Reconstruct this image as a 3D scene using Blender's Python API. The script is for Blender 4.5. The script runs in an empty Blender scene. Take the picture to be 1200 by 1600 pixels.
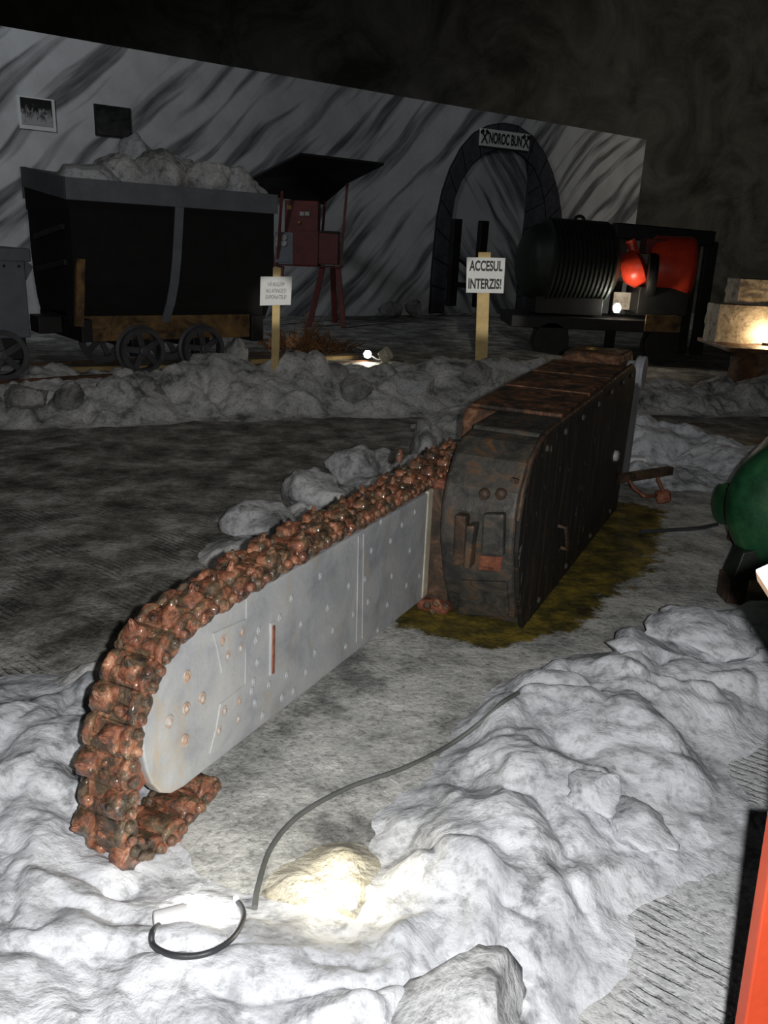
import bpy, bmesh, math, random
import numpy as np
from mathutils import Vector, Matrix

random.seed(7)
scene = bpy.context.scene
COL = scene.collection
PI = math.pi

# ------------------------------------------------------------------ camera
F_PX, CAM_H = 1290.0, 1.55
PITCH, ROLL = math.radians(17.6), math.radians(2.5)
_f = np.array([0, math.cos(PITCH), -math.sin(PITCH)])
_r0 = np.array([1.0, 0, 0]); _u0 = np.array([0, math.sin(PITCH), math.cos(PITCH)])
_r = math.cos(ROLL) * _r0 + math.sin(ROLL) * _u0
_u = -math.sin(ROLL) * _r0 + math.cos(ROLL) * _u0
CAM = np.array([0, 0, CAM_H])
cd = bpy.data.cameras.new('camera'); cam = bpy.data.objects.new('camera', cd); COL.objects.link(cam)
cd.sensor_fit = 'VERTICAL'; cd.sensor_height = 24.0; cd.lens = F_PX / 1600.0 * 24.0
cd.clip_start = 0.02; cd.clip_end = 200
m = Matrix(((_r[0], _u[0], -_f[0], 0), (_r[1], _u[1], -_f[1], 0), (_r[2], _u[2], -_f[2], CAM_H), (0, 0, 0, 1)))
cam.matrix_world = m
scene.camera = cam

# ------------------------------------------------------------------ light
scene.view_settings.view_transform = 'Standard'
scene.view_settings.look = 'None'
scene.view_settings.gamma = 1.0
scene.view_settings.exposure = 0.0
scene.view_settings.use_curve_mapping = False
w = bpy.data.worlds.new('world'); scene.world = w; w.use_nodes = True
w.node_tree.nodes['Background'].inputs[0].default_value = (0.8, 0.88, 1.0, 1)
w.node_tree.nodes['Background'].inputs[1].default_value = 0.004

def lamp(name, kind, loc, power, color=(1, 1, 1), radius=0.05, target=None, angle=None, blend=0.6):
    d = bpy.data.lights.new(name, kind); d.energy = power; d.color = color
    if kind in ('POINT', 'SPOT'): d.shadow_soft_size = radius
    if kind == 'SPOT': d.spot_size = angle; d.spot_blend = blend
    if kind == 'AREA': d.size = radius
    o = bpy.data.objects.new(name, d); COL.objects.link(o); o.location = loc
    if target is not None:
        o.rotation_euler = (Vector(target) - Vector(loc)).to_track_quat('-Z', 'Y').to_euler()
    return o
FLASH = CAM + 0.065 * _r + 0.012 * _u
lamp('camera_flash', 'SPOT', tuple(FLASH), 270, (1.0, 0.985, 0.97), 0.012, tuple(FLASH + _f), math.radians(120), 0.5)
lamp('gallery_flood_and_fill', 'SPOT', (-7.0, 6.5, 6.5), 620, (0.90, 0.95, 1.0), 0.5, (-3.4, 14.6, 2.6), math.radians(80), 0.9)
lamp('gallery_flood_and_fill', 'SPOT', (3.0, 13.0, 9.0), 100, (0.93, 0.96, 1.0), 0.5, (3.2, 19.6, 2.2), math.radians(75), 0.9)
lamp('gallery_flood_and_fill', 'SPOT', (9.0, 12.0, 8.0), 600, (1.0, 0.93, 0.8), 0.5, (9.5, 23.9, 3.0), math.radians(85), 0.9)

lamp('gallery_flood_and_fill', 'SPOT', (-1.5, 4.5, 9.5), 170, (1.0, 0.97, 0.90), 0.6, (-0.5, 6.9, 0.2), math.radians(56), 0.9)  # added fill without a known fixture, brightens the mid floor and far bank
lamp('sign_fill_beam', 'SPOT', (0.0, -3.0, 3.6), 2300, (1, .97, .9), 0.05, (1.08, 9.72, 1.12), math.radians(4.6), 0.5)  # added narrow beam, no such fixture, brightens the no-access board
lamp('sign_fill_beam', 'SPOT', (0.0, -3.0, 3.6), 2000, (1, .97, .9), 0.05, (-1.22, 8.75, 0.93), math.radians(2.6), 0.5)  # second added beam, brightens the do-not-touch notice

# ------------------------------------------------------------------ pixel -> place helpers
def ray(x, y): return _f + _r * (x - 600) / F_PX + _u * (800 - y) / F_PX
def onz(x, y, z=0.0):
    d = ray(x, y); t = (z - CAM_H) / d[2]; return CAM + d * t
def ony(x, y, Y):
    d = ray(x, y); return CAM + d * (Y / d[1])
def onplane(x, y, o, n):
    d = ray(x, y); t = ((np.array(o) - CAM) @ np.array(n)) / (d @ np.array(n)); return CAM + d * t

# ------------------------------------------------------------------ noise
def _hash(ix, iy, s):
    v = np.sin(ix * 127.1 + iy * 311.7 + s * 74.7) * 43758.5453
    return v - np.floor(v)
def vnoise(x, y, s=0):
    ix, iy = np.floor(x), np.floor(y); fx, fy = x - ix, y - iy
    fx = fx * fx * fx * (fx * (fx * 6 - 15) + 10); fy = fy * fy * fy * (fy * (fy * 6 - 15) + 10)
    a = _hash(ix, iy, s); b = _hash(ix + 1, iy, s); c = _hash(ix, iy + 1, s); d = _hash(ix + 1, iy + 1, s)
    return (a + (b - a) * fx) + ((c + (d - c) * fx) - (a + (b - a) * fx)) * fy
def fbm(x, y, o=4, s=0):
    t = 0; a = 0.5; n = 0
    for i in range(o):
        t = t + a * vnoise(x, y, s + i); n += a; a *= 0.5; x = x * 2.03 + 5.1; y = y * 2.03 - 3.7
    return t / n
def sstep(a, b, t):
    t = np.clip((t - a) / (b - a), 0, 1); return t * t * (3 - 2 * t)

# ------------------------------------------------------------------ terrain
CX = [-9.0, -3.3, -0.67, 0.62, 3.45, 9.0]; CY = [5.2, 6.96, 8.0, 8.45, 9.0, 9.6]
def base_h(x, y):
    t = y - np.interp(x, CX, CY)
    up = 0.30 - 0.14 * sstep(1.6, 3.4, x)
    return sstep(0.15, 0.9, t) * up
def floor_h(x, y):
    return base_h(x, y) + 0.02 * (fbm(x * 1.3, y * 1.3, 4, 3) - 0.5) + 0.008 * (fbm(x * 9, y * 9, 3, 9) - 0.5)
def ground(px, py):
    z = 0.0
    for i in range(12):
        p = onz(px, py, z); z = 0.5 * z + 0.5 * float(base_h(p[0], p[1]))
    return onz(px, py, z)
def gz(x, y): return float(floor_h(np.array([float(x)]), np.array([float(y)]))[0])

# ------------------------------------------------------------------ materials
def new_mat(name):
    mt = bpy.data.materials.new(name); mt.use_nodes = True
    nt = mt.node_tree; b = nt.nodes['Principled BSDF']
    return mt, nt, b
def N(nt, t, **k):
    n = nt.nodes.new(t)
    for a, v in k.items(): setattr(n, a, v)
    return n
def coords(nt, scale=(1, 1, 1), rot=(0, 0, 0), kind='Object', rand=False):
    tc = N(nt, 'ShaderNodeTexCoord'); mp = N(nt, 'ShaderNodeMapping')
    mp.inputs['Scale'].default_value = scale; mp.inputs['Rotation'].default_value = rot
    nt.links.new(tc.outputs[kind], mp.inputs[0])
    if rand:
        oi = N(nt, 'ShaderNodeObjectInfo'); mu = N(nt, 'ShaderNodeMath', operation='MULTIPLY'); mu.inputs[1].default_value = 40
        nt.links.new(oi.outputs['Random'], mu.inputs[0])
        cb = N(nt, 'ShaderNodeCombineXYZ'); nt.links.new(mu.outputs[0], cb.inputs[0]); nt.links.new(mu.outputs[0], cb.inputs[2])
        nt.links.new(cb.outputs[0], mp.inputs['Location'])
    return mp.outputs[0]
def noise(nt, co, scale, detail=6, rough=0.6, dist=0.0):
    n = N(nt, 'ShaderNodeTexNoise'); n.inputs['Scale'].default_value = scale; n.inputs['Detail'].default_value = detail
    n.inputs['Roughness'].default_value = rough; n.inputs['Distortion'].default_value = dist
    nt.links.new(co, n.inputs['Vector']); return n.outputs['Fac']
def ramp(nt, fac, stops):
    r = N(nt, 'ShaderNodeValToRGB'); e = r.color_ramp.elements
    while len(e) < len(stops): e.new(0.5)
    for i, (p, c) in enumerate(stops):
        e[i].position = p; e[i].color = (c, c, c, 1) if isinstance(c, (int, float)) else (*c, 1)
    nt.links.new(fac, r.inputs[0]); return r.outputs[0]
def mixc(nt, fac, a, b, mode='MIX'):
    n = N(nt, 'ShaderNodeMix', data_type='RGBA', blend_type=mode)
    for s, v in ((0, fac), (6, a), (7, b)):
        if isinstance(v, (int, float)): n.inputs[s].default_value = v
        elif isinstance(v, tuple): n.inputs[s].default_value = (*v, 1)
        else: nt.links.new(v, n.inputs[s])
    return n.outputs[2]
def mth(nt, op, a, b=None):
    n = N(nt, 'ShaderNodeMath', operation=op)
    for i, v in enumerate((a, b)):
        if v is None: continue
        if isinstance(v, (int, float)): n.inputs[i].default_value = v
        else: nt.links.new(v, n.inputs[i])
    return n.outputs[0]
def bump(nt, b, h, dist, strength=1.0, prev=None):
    n = N(nt, 'ShaderNodeBump'); n.inputs['Distance'].default_value = dist; n.inputs['Strength'].default_value = strength
    nt.links.new(h, n.inputs['Height'])
    if prev is not None: nt.links.new(prev, n.inputs['Normal'])
    nt.links.new(n.outputs[0], b.inputs['Normal']); return n.outputs[0]

def salt_mat(name, dark, mid, light, scale=1.0, bumpd=0.02, rand=False, kind='Object'):
    mt, nt, b = new_mat(name); co = coords(nt, (1, 1, 1), kind=kind, rand=rand)
    big = noise(nt, co, 2.2 * scale, 8, 0.66, 0.3); fine = noise(nt, co, 30 * scale, 6, 0.65)
    c = ramp(nt, big, [(0.36, dark), (0.45, mid), (0.62, light)])
    pits = ramp(nt, noise(nt, co, 5.5 * scale, 7, 0.7, 0.6), [(0.34, 0.40), (0.44, 1.0)]); c = mixc(nt, 0.85, c, pits, 'MULTIPLY')
    sp = ramp(nt, fine, [(0.33, 0.45), (0.5, 1.0)])
    c = mixc(nt, 0.75, c, sp, 'MULTIPLY')
    nt.links.new(c, b.inputs['Base Color']); b.inputs['Roughness'].default_value = 0.75
    b.inputs['Specular IOR Level'].default_value = 0.35
    n1 = bump(nt, b, noise(nt, co, 4.0 * scale, 7, 0.56, 0.5), bumpd * 1.6, 0.85)
    n2 = bump(nt, b, noise(nt, coords(nt, (1.2, 2.6, 2.0), (0, 0, 0.7), kind=kind), 4.0 * scale, 3, 0.5, 0.8), 0.010, 0.3, n1)
    bump(nt, b, noise(nt, co, 60 * scale, 5, 0.7), 0.004, 0.7, n2)
    return mt
def rust_mat(name, stops, scale=8, rough=(0.35, 0.75), bd=0.01, rand=False, metal=0.15):
    mt, nt, b = new_mat(name); co = coords(nt, rand=rand)
    f = noise(nt, co, scale, 10, 0.68, 0.8)
    nt.links.new(ramp(nt, f, stops), b.inputs['Base Color'])
    r = ramp(nt, noise(nt, co, scale * 2.5, 4), [(0.35, rough[0]), (0.65, rough[1])]); nt.links.new(r, b.inputs['Roughness'])
    b.inputs['Metallic'].default_value = metal
    n1 = bump(nt, b, noise(nt, co, scale * 3, 8, 0.7), bd, 0.8)
    return mt
def plain(name, col, rough=0.6, metal=0.0, var=0.25, scale=6, bd=0.002):
    mt, nt, b = new_mat(name); co = coords(nt)
    f = noise(nt, co, scale, 6, 0.65)
    lo = tuple(c * (1 - var) for c in col); hi = tuple(min(1, c * (1 + var)) for c in col)
    nt.links.new(ramp(nt, f, [(0.35, lo), (0.65, hi)]), b.inputs['Base Color'])
    b.inputs['Roughness'].default_value = rough; b.inputs['Metallic'].default_value = metal
    if bd: bump(nt, b, noise(nt, co, scale * 6, 4), bd, 0.6)
    return mt
def glow(name, col, strength):
    mt, nt, b = new_mat(name); b.inputs['Base Color'].default_value = (*col, 1)
    b.inputs['Emission Color'].default_value = (*col, 1); b.inputs['Emission Strength'].default_value = strength
    return mt

M = {}
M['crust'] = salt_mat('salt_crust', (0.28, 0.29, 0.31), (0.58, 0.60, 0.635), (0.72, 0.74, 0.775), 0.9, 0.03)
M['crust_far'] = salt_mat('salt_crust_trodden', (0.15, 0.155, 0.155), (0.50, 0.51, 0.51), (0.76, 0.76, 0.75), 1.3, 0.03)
M['rock'] = salt_mat('salt_rock', (0.20, 0.20, 0.205), (0.50, 0.51, 0.52), (0.70, 0.71, 0.72), 1.3, 0.03, rand=True)
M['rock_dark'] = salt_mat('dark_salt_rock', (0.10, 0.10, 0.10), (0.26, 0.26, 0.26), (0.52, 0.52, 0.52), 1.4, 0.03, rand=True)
M['rock_warm'] = salt_mat('lamp_tinted_salt_rock', (0.40, 0.36, 0.26), (0.55, 0.51, 0.40), (0.68, 0.65, 0.55), 2.5, 0.03)  # yellow tint stands in for warm lamp light on these rocks
def chain_mat():
    mt, nt, b = new_mat('wet_rust'); co = coords(nt, rand=True)
    f = noise(nt, co, 20, 9, 0.7, 0.6)
    c = ramp(nt, f, [(0.34, (0.05, 0.024, 0.016)), (0.46, (0.20, 0.075, 0.042)), (0.56, (0.36, 0.145, 0.078)), (0.68, (0.58, 0.33, 0.20))])
    dk = ramp(nt, noise(nt, co, 17, 8, 0.68, 0.4), [(0.45, 0.0), (0.53, 1.0)])
    dc = ramp(nt, f, [(0.38, (0.022, 0.018, 0.014)), (0.62, (0.15, 0.10, 0.055))])
    c = mixc(nt, dk, c, dc); nt.links.new(c, b.inputs['Base Color'])
    nt.links.new(ramp(nt, noise(nt, co, 60, 4), [(0.42, 0.1), (0.58, 0.45)]), b.inputs['Roughness'])
    b.inputs['Coat Weight'].default_value = 0.45; b.inputs['Coat Roughness'].default_value = 0.12
    bump(nt, b, noise(nt, co, 80, 6, 0.7), 0.006, 0.9); return mt
M['chain'] = chain_mat()
M['old_chain'] = rust_mat('wet_rust', [(0.30, (0.016, 0.012, 0.01)), (0.43, (0.085, 0.042, 0.026)), (0.54, (0.25, 0.09, 0.045)), (0.70, (0.40, 0.17, 0.095))], 26, (0.22, 0.6), 0.012, True, 0.1)
M['rail_rust'] = rust_mat('red_rust', [(0.33, (0.06, 0.025, 0.015)), (0.5, (0.24, 0.08, 0.045)), (0.7, (0.36, 0.16, 0.09))], 18, (0.4, 0.8), 0.006)
M['casing'] = rust_mat('blackened_rust', [(0.34, (0.014, 0.012, 0.011)), (0.45, (0.06, 0.04, 0.028)), (0.54, (0.17, 0.075, 0.036)), (0.70, (0.36, 0.20, 0.11))], 9, (0.4, 0.8), 0.006)
M['head'] = rust_mat('oily_dark_steel', [(0.38, (0.03, 0.03, 0.028)), (0.54, (0.075, 0.068, 0.056)), (0.63, (0.15, 0.08, 0.04)), (0.75, (0.28, 0.17, 0.10))], 9, (0.4, 0.75), 0.006)
M['bracket'] = rust_mat('brown_rusted_steel', [(0.36, (0.025, 0.02, 0.017)), (0.54, (0.075, 0.045, 0.028)), (0.70, (0.18, 0.10, 0.06))], 11, (0.4, 0.75), 0.006)
M['iron'] = plain('dark_iron', (0.010, 0.0095, 0.009), 0.55, 0.2, 0.4)
M['red_iron'] = plain('red_machine_paint', (0.10, 0.008, 0.006), 0.5, 0, 0.35)
M['red_lit'] = plain('lamp_lit_red_enamel', (0.75, 0.06, 0.025), 0.35, 0, 0.2)  # brighter red carries the glow of the lamp below in its colour
M['green_dark'] = plain('dark_green_enamel', (0.014, 0.02, 0.014), 0.5, 0, 0.3)
M['tub'] = plain('black_tub_paint', (0.005, 0.005, 0.0055), 0.9, 0, 0.4)
M['rim'] = plain('blue_grey_paint', (0.15, 0.165, 0.19), 0.55, 0, 0.15)
M['greybox'] = plain('grey_machine_paint', (0.13, 0.145, 0.17), 0.55, 0, 0.15)
M['beam'] = rust_mat('ochre_timber', [(0.36, (0.03, 0.018, 0.008)), (0.5, (0.15, 0.085, 0.03)), (0.68, (0.28, 0.16, 0.05))], 5, (0.6, 0.85), 0.004, False, 0)
M['wood'] = plain('pale_pine', (0.62, 0.46, 0.20), 0.65, 0, 0.2, 5)
M['plank'] = plain('yellowed_plank', (0.36, 0.25, 0.11), 0.75, 0, 0.35, 5)
M['paper'] = plain('white_board', (0.74, 0.75, 0.74), 0.55, 0, 0.04)
M['ink'] = plain('black_lettering', (0.012, 0.012, 0.014), 0.6, 0, 0.1)
M['ink_soft'] = plain('grey_lettering', (0.12, 0.12, 0.12), 0.6, 0, 0.1)
M['cable'] = plain('black_cable_rubber', (0.035, 0.037, 0.042), 0.5, 0, 0.2)
M['cable_grey'] = plain('dusty_cable_rubber', (0.10, 0.105, 0.10), 0.65, 0, 0.3)
M['blue_wire'] = plain('blue_wire', (0.08, 0.24, 0.42), 0.5)
M['brown_wire'] = plain('grey_brown_wire', (0.2, 0.17, 0.14), 0.5)
M['white_plastic'] = plain('white_plastic', (0.72, 0.72, 0.72), 0.4, 0, 0.05)
M['white_paint'] = plain('chalky_white_paint', (0.36, 0.37, 0.41), 0.6, 0, 0.2)
M['red_board'] = plain('orange_red_painted_wood', (0.36, 0.038, 0.010), 0.55, 0, 0.15, 5)
M['raw_edge'] = plain('bare_plywood_edge', (0.42, 0.27, 0.17), 0.7, 0, 0.2)
M['sealant'] = plain('cream_sealant', (0.50, 0.46, 0.36), 0.6, 0, 0.3)
M['stone_paint'] = plain('slate_painted_stone', (0.055, 0.058, 0.072), 0.85, 0, 0.3)
M['joint'] = plain('black_joint_paint', (0.012, 0.012, 0.013), 0.85, 0, 0.2)
M['brass'] = plain('dull_brass', (0.3, 0.2, 0.07), 0.45, 0.6, 0.3)
M['dial'] = plain('pale_dial', (0.35, 0.36, 0.34), 0.5, 0, 0.2)
M['brush'] = plain('rusty_twigs', (0.16, 0.075, 0.03), 0.8, 0, 0.5, 8)
M['bulb'] = glow('lit_bulb_glass', (1.0, 0.97, 0.88), 60)
M['bulb_warm'] = glow('lit_warm_bulb_glass', (1.0, 0.78, 0.45), 60)
M['blockstone'] = salt_mat('buff_stone', (0.22, 0.19, 0.15), (0.38, 0.34, 0.28), (0.52, 0.48, 0.42), 3, 0.012)
M['drum'] = rust_mat('rusty_drum_steel', [(0.36, (0.03, 0.015, 0.008)), (0.55, (0.12, 0.05, 0.02)), (0.7, (0.2, 0.09, 0.03))], 6)

# plate: grey paint with rust weeps and yellowing
def plate_mat():
    mt, nt, b = new_mat('grey_bar_paint'); co = coords(nt)
    f = noise(nt, co, 5, 7, 0.62, 0.5)
    c = ramp(nt, f, [(0.33, (0.26, 0.272, 0.29)), (0.5, (0.36, 0.372, 0.385)), (0.7, (0.45, 0.455, 0.45))])
    st = ramp(nt, noise(nt, coords(nt, (1, 1.6, 0.7)), 4.5, 7, 0.7, 1.0), [(0.54, 0.0), (0.72, 1.0)])
    c = mixc(nt, mth(nt, 'MULTIPLY', st, 0.7), c, (0.42, 0.33, 0.20))
    nt.links.new(c, b.inputs['Base Color']); b.inputs['Roughness'].default_value = 0.5
    bump(nt, b, noise(nt, co, 45, 5, 0.6), 0.003, 0.6)
    return mt
M['plate'] = plate_mat()

def green_mat():
    mt, nt, b = new_mat('green_tank_enamel'); co = coords(nt)
    f = noise(nt, co, 9, 8, 0.7)
    nt.links.new(ramp(nt, f, [(0.3, (0.006, 0.035, 0.015)), (0.5, (0.014, 0.078, 0.03)), (0.72, (0.035, 0.12, 0.042))]), b.inputs['Base Color'])
    b.inputs['Roughness'].default_value = 0.42
    bump(nt, b, noise(nt, co, 60, 4, 0.6), 0.003, 0.6); return mt
M['green'] = green_mat()

def side_mat():   # black side plate with vertical rust weeps and pale chips
    mt, nt, b = new_mat('black_side_plate_paint')
    co = coords(nt); cs = coords(nt, (1, 14, 1.6))
    f = noise(nt, cs, 2.2, 8, 0.7, 0.4)
    c = ramp(nt, f, [(0.38, (0.006, 0.006, 0.006)), (0.52, (0.012, 0.010, 0.009)), (0.60, (0.05, 0.028, 0.016)), (0.72, (0.15, 0.085, 0.05))])
    ch = ramp(nt, noise(nt, coords(nt, (1, 22, 7)), 1.6, 3, 0.5), [(0.70, 0.0), (0.72, 1.0)])
    c = mixc(nt, mth(nt, 'MULTIPLY', ch, 0.6), c, (0.36, 0.36, 0.36))
    nt.links.new(c, b.inputs['Base Color']); b.inputs['Roughness'].default_value = 0.6
    bump(nt, b, noise(nt, co, 25, 6, 0.6), 0.004, 0.6); return mt
M['side'] = side_mat()

def floor_mat():
    mt, nt, b = new_mat('mine_floor'); co = coords(nt)
    at = N(nt, 'ShaderNodeVertexColor'); at.layer_name = 'kind'
    sp = N(nt, 'ShaderNodeSeparateColor'); nt.links.new(at.outputs[0], sp.inputs[0])
    big = noise(nt, co, 3.0, 10, 0.76, 0.15); fine = noise(nt, co, 55, 3, 0.6)
    salt = ramp(nt, big, [(0.39, (0.20, 0.203, 0.195)), (0.5, (0.44, 0.445, 0.425)), (0.64, (0.64, 0.64, 0.61))])
    road = ramp(nt, big, [(0.38, (0.075, 0.075, 0.066)), (0.5, (0.25, 0.247, 0.225)), (0.62, (0.55, 0.55, 0.53))])
    path = ramp(nt, big, [(0.36, (0.32, 0.325, 0.335)), (0.50, (0.52, 0.53, 0.545)), (0.66, (0.52, 0.525, 0.535))])
    c = mixc(nt, sp.outputs[0], salt, road)
    c = mixc(nt, sp.outputs[2], c, path)
    speck = ramp(nt, fine, [(0.30, 0.45), (0.48, 1.0), (0.66, 1.0), (0.72, 1.7)])
    c = mixc(nt, 0.8, c, speck, 'MULTIPLY')
    stf = mth(nt, 'ADD', sp.outputs[1], mth(nt, 'MULTIPLY', mth(nt, 'SUBTRACT', noise(nt, co, 9, 8, 0.7), 0.5), 1.1))
    stf = ramp(nt, stf, [(0.36, 0.0), (0.52, 1.0)])
    stc = ramp(nt, noise(nt, co, 7, 8, 0.7), [(0.36, (0.018, 0.016, 0.004)), (0.5, (0.10, 0.078, 0.010)), (0.66, (0.27, 0.19, 0.02))])
    c = mixc(nt, stf, c, stc)
    # grooves left by the milling drum, coloured darker in patches
    wv = N(nt, 'ShaderNodeTexWave', bands_direction='X'); wv.inputs['Scale'].default_value = 10.0
    wv.inputs['Distortion'].default_value = 1.6; wv.inputs['Detail'].default_value = 2; wv.inputs['Detail Scale'].default_value = 1.5
    nt.links.new(coords(nt, (1, 1, 1), (0, 0, math.radians(-52))), wv.inputs['Vector'])
    msk = ramp(nt, noise(nt, co, 3.2, 6, 0.7), [(0.50, 0.0), (0.66, 1.0)])
    anyroad = mth(nt, 'MAXIMUM', sp.outputs[0], sp.outputs[2])
    gm = mth(nt, 'MULTIPLY', mth(nt, 'MULTIPLY', ramp(nt, wv.outputs['Fac'], [(0.55, 0.0), (0.85, 1.0)]), msk), anyroad)
    c = mixc(nt, mth(nt, 'MULTIPLY', gm, 0.45), c, (0.06, 0.06, 0.058))
    nt.links.new(c, b.inputs['Base Color']); b.inputs['Roughness'].default_value = 0.7
    n1 = bump(nt, b, noise(nt, co, 9, 6, 0.6, 0.0), 0.022, 0.8)
    n2 = bump(nt, b, fine, 0.005, 0.8, n1)
    inv = mth(nt, 'SUBTRACT', 1.0, gm)
    bump(nt, b, inv, 0.012, 0.8, n2)
    return mt
M['floor'] = floor_mat()

def stripes_mat(name, ang, light, dark, seed=0.0, thr=0.5):
    mt, nt, b = new_mat(name)
    tc = N(nt, 'ShaderNodeTexCoord')
    wn = N(nt, 'ShaderNodeTexNoise'); wn.inputs['Scale'].default_value = 0.35; wn.inputs['Detail'].default_value = 2
    nt.links.new(tc.outputs['Object'], wn.inputs['Vector'])
    sub = N(nt, 'ShaderNodeVectorMath', operation='SUBTRACT'); sub.inputs[1].default_value = (0.5, 0.5, 0.5)
    nt.links.new(wn.outputs['Color'], sub.inputs[0])
    sc = N(nt, 'ShaderNodeVectorMath', operation='SCALE'); sc.inputs['Scale'].default_value = 0.8
    nt.links.new(sub.outputs[0], sc.inputs[0])
    ad = N(nt, 'ShaderNodeVectorMath', operation='ADD'); nt.links.new(tc.outputs['Object'], ad.inputs[0]); nt.links.new(sc.outputs[0], ad.inputs[1])
    rt = N(nt, 'ShaderNodeVectorRotate', rotation_type='Y_AXIS'); rt.inputs['Angle'].default_value = ang
    nt.links.new(ad.outputs[0], rt.inputs['Vector'])
    mp = N(nt, 'ShaderNodeMapping'); mp.inputs['Scale'].default_value = (0.22, 0.0, 2.8); mp.inputs['Location'].default_value = (seed, 0, seed)
    nt.links.new(rt.outputs[0], mp.inputs[0])
    f = noise(nt, mp.outputs[0], 1.3, 2.5, 0.5, 0.1)
    s = ramp(nt, f, [(thr, 0.0), (thr + 0.11, 1.0)])
    streak = noise(nt, mp.outputs[0], 6, 4, 0.6)
    s = mth(nt, 'MULTIPLY', s, ramp(nt, streak, [(0.3, 0.6), (0.6, 1.0)]))
    c = mixc(nt, s, light, dark)
    dirt = ramp(nt, noise(nt, coords(nt), 1.3, 6, 0.6), [(0.35, 0.78), (0.6, 1.0)])
    c = mixc(nt, 1.0, c, dirt, 'MULTIPLY')
    nt.links.new(c, b.inputs['Base Color']); b.inputs['Roughness'].default_value = 0.9
    bump(nt, b, noise(nt, coords(nt), 12, 5), 0.01, 0.4); return mt
M['mural'] = stripes_mat('white_mural_with_grey_strokes', math.radians(43), (0.62, 0.63, 0.64), (0.12, 0.125, 0.135), 0.0, 0.49)
M['tunnel'] = stripes_mat('tunnel_mural_with_grey_strokes', math.radians(-48), (0.46, 0.48, 0.49), (0.07, 0.075, 0.09), 3.0, 0.46)
def cave_mat():
    mt, nt, b = new_mat('cave_rock'); co = coords(nt)
    f = noise(nt, coords(nt, (1, 1, 1), (0, math.radians(50), 0)), 0.6, 9, 0.65, 1.2)
    nt.links.new(ramp(nt, f, [(0.34, (0.05, 0.048, 0.04)), (0.52, (0.13, 0.125, 0.105)), (0.7, (0.2, 0.19, 0.16))]), b.inputs['Base Color'])
    b.inputs['Roughness'].default_value = 0.95
    bump(nt, b, noise(nt, co, 2.5, 9, 0.65, 0.8), 0.12, 0.9); return mt
M['cave'] = cave_mat()
def photo_mat(name, people):
    mt, nt, b = new_mat(name)
    co = coords(nt, (26, 1, 11) if people else (5, 1, 7))
    f = noise(nt, co, 1.0, 4, 0.6, 0.5)
    tc = N(nt, 'ShaderNodeTexCoord'); sx = N(nt, 'ShaderNodeSeparateXYZ'); nt.links.new(tc.outputs['Generated'], sx.inputs[0])
    if people:
        h = mth(nt, 'SUBTRACT', f, mth(nt, 'MULTIPLY', mth(nt, 'SUBTRACT', sx.outputs[2], 0.45), 0.55))
        c = ramp(nt, h, [(0.42, 0.012), (0.62, 0.40)])
    else:
        c = ramp(nt, mth(nt, 'SUBTRACT', f, mth(nt, 'MULTIPLY', sx.outputs[2], 0.3)), [(0.2, 0.008), (0.6, 0.05)])
    nt.links.new(c, b.inputs['Base Color']); b.inputs['Roughness'].default_value = 0.5; return mt
M['photo_a'] = photo_mat('group_photo_print', True); M['photo_b'] = photo_mat('dark_photo_print', False)

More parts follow.
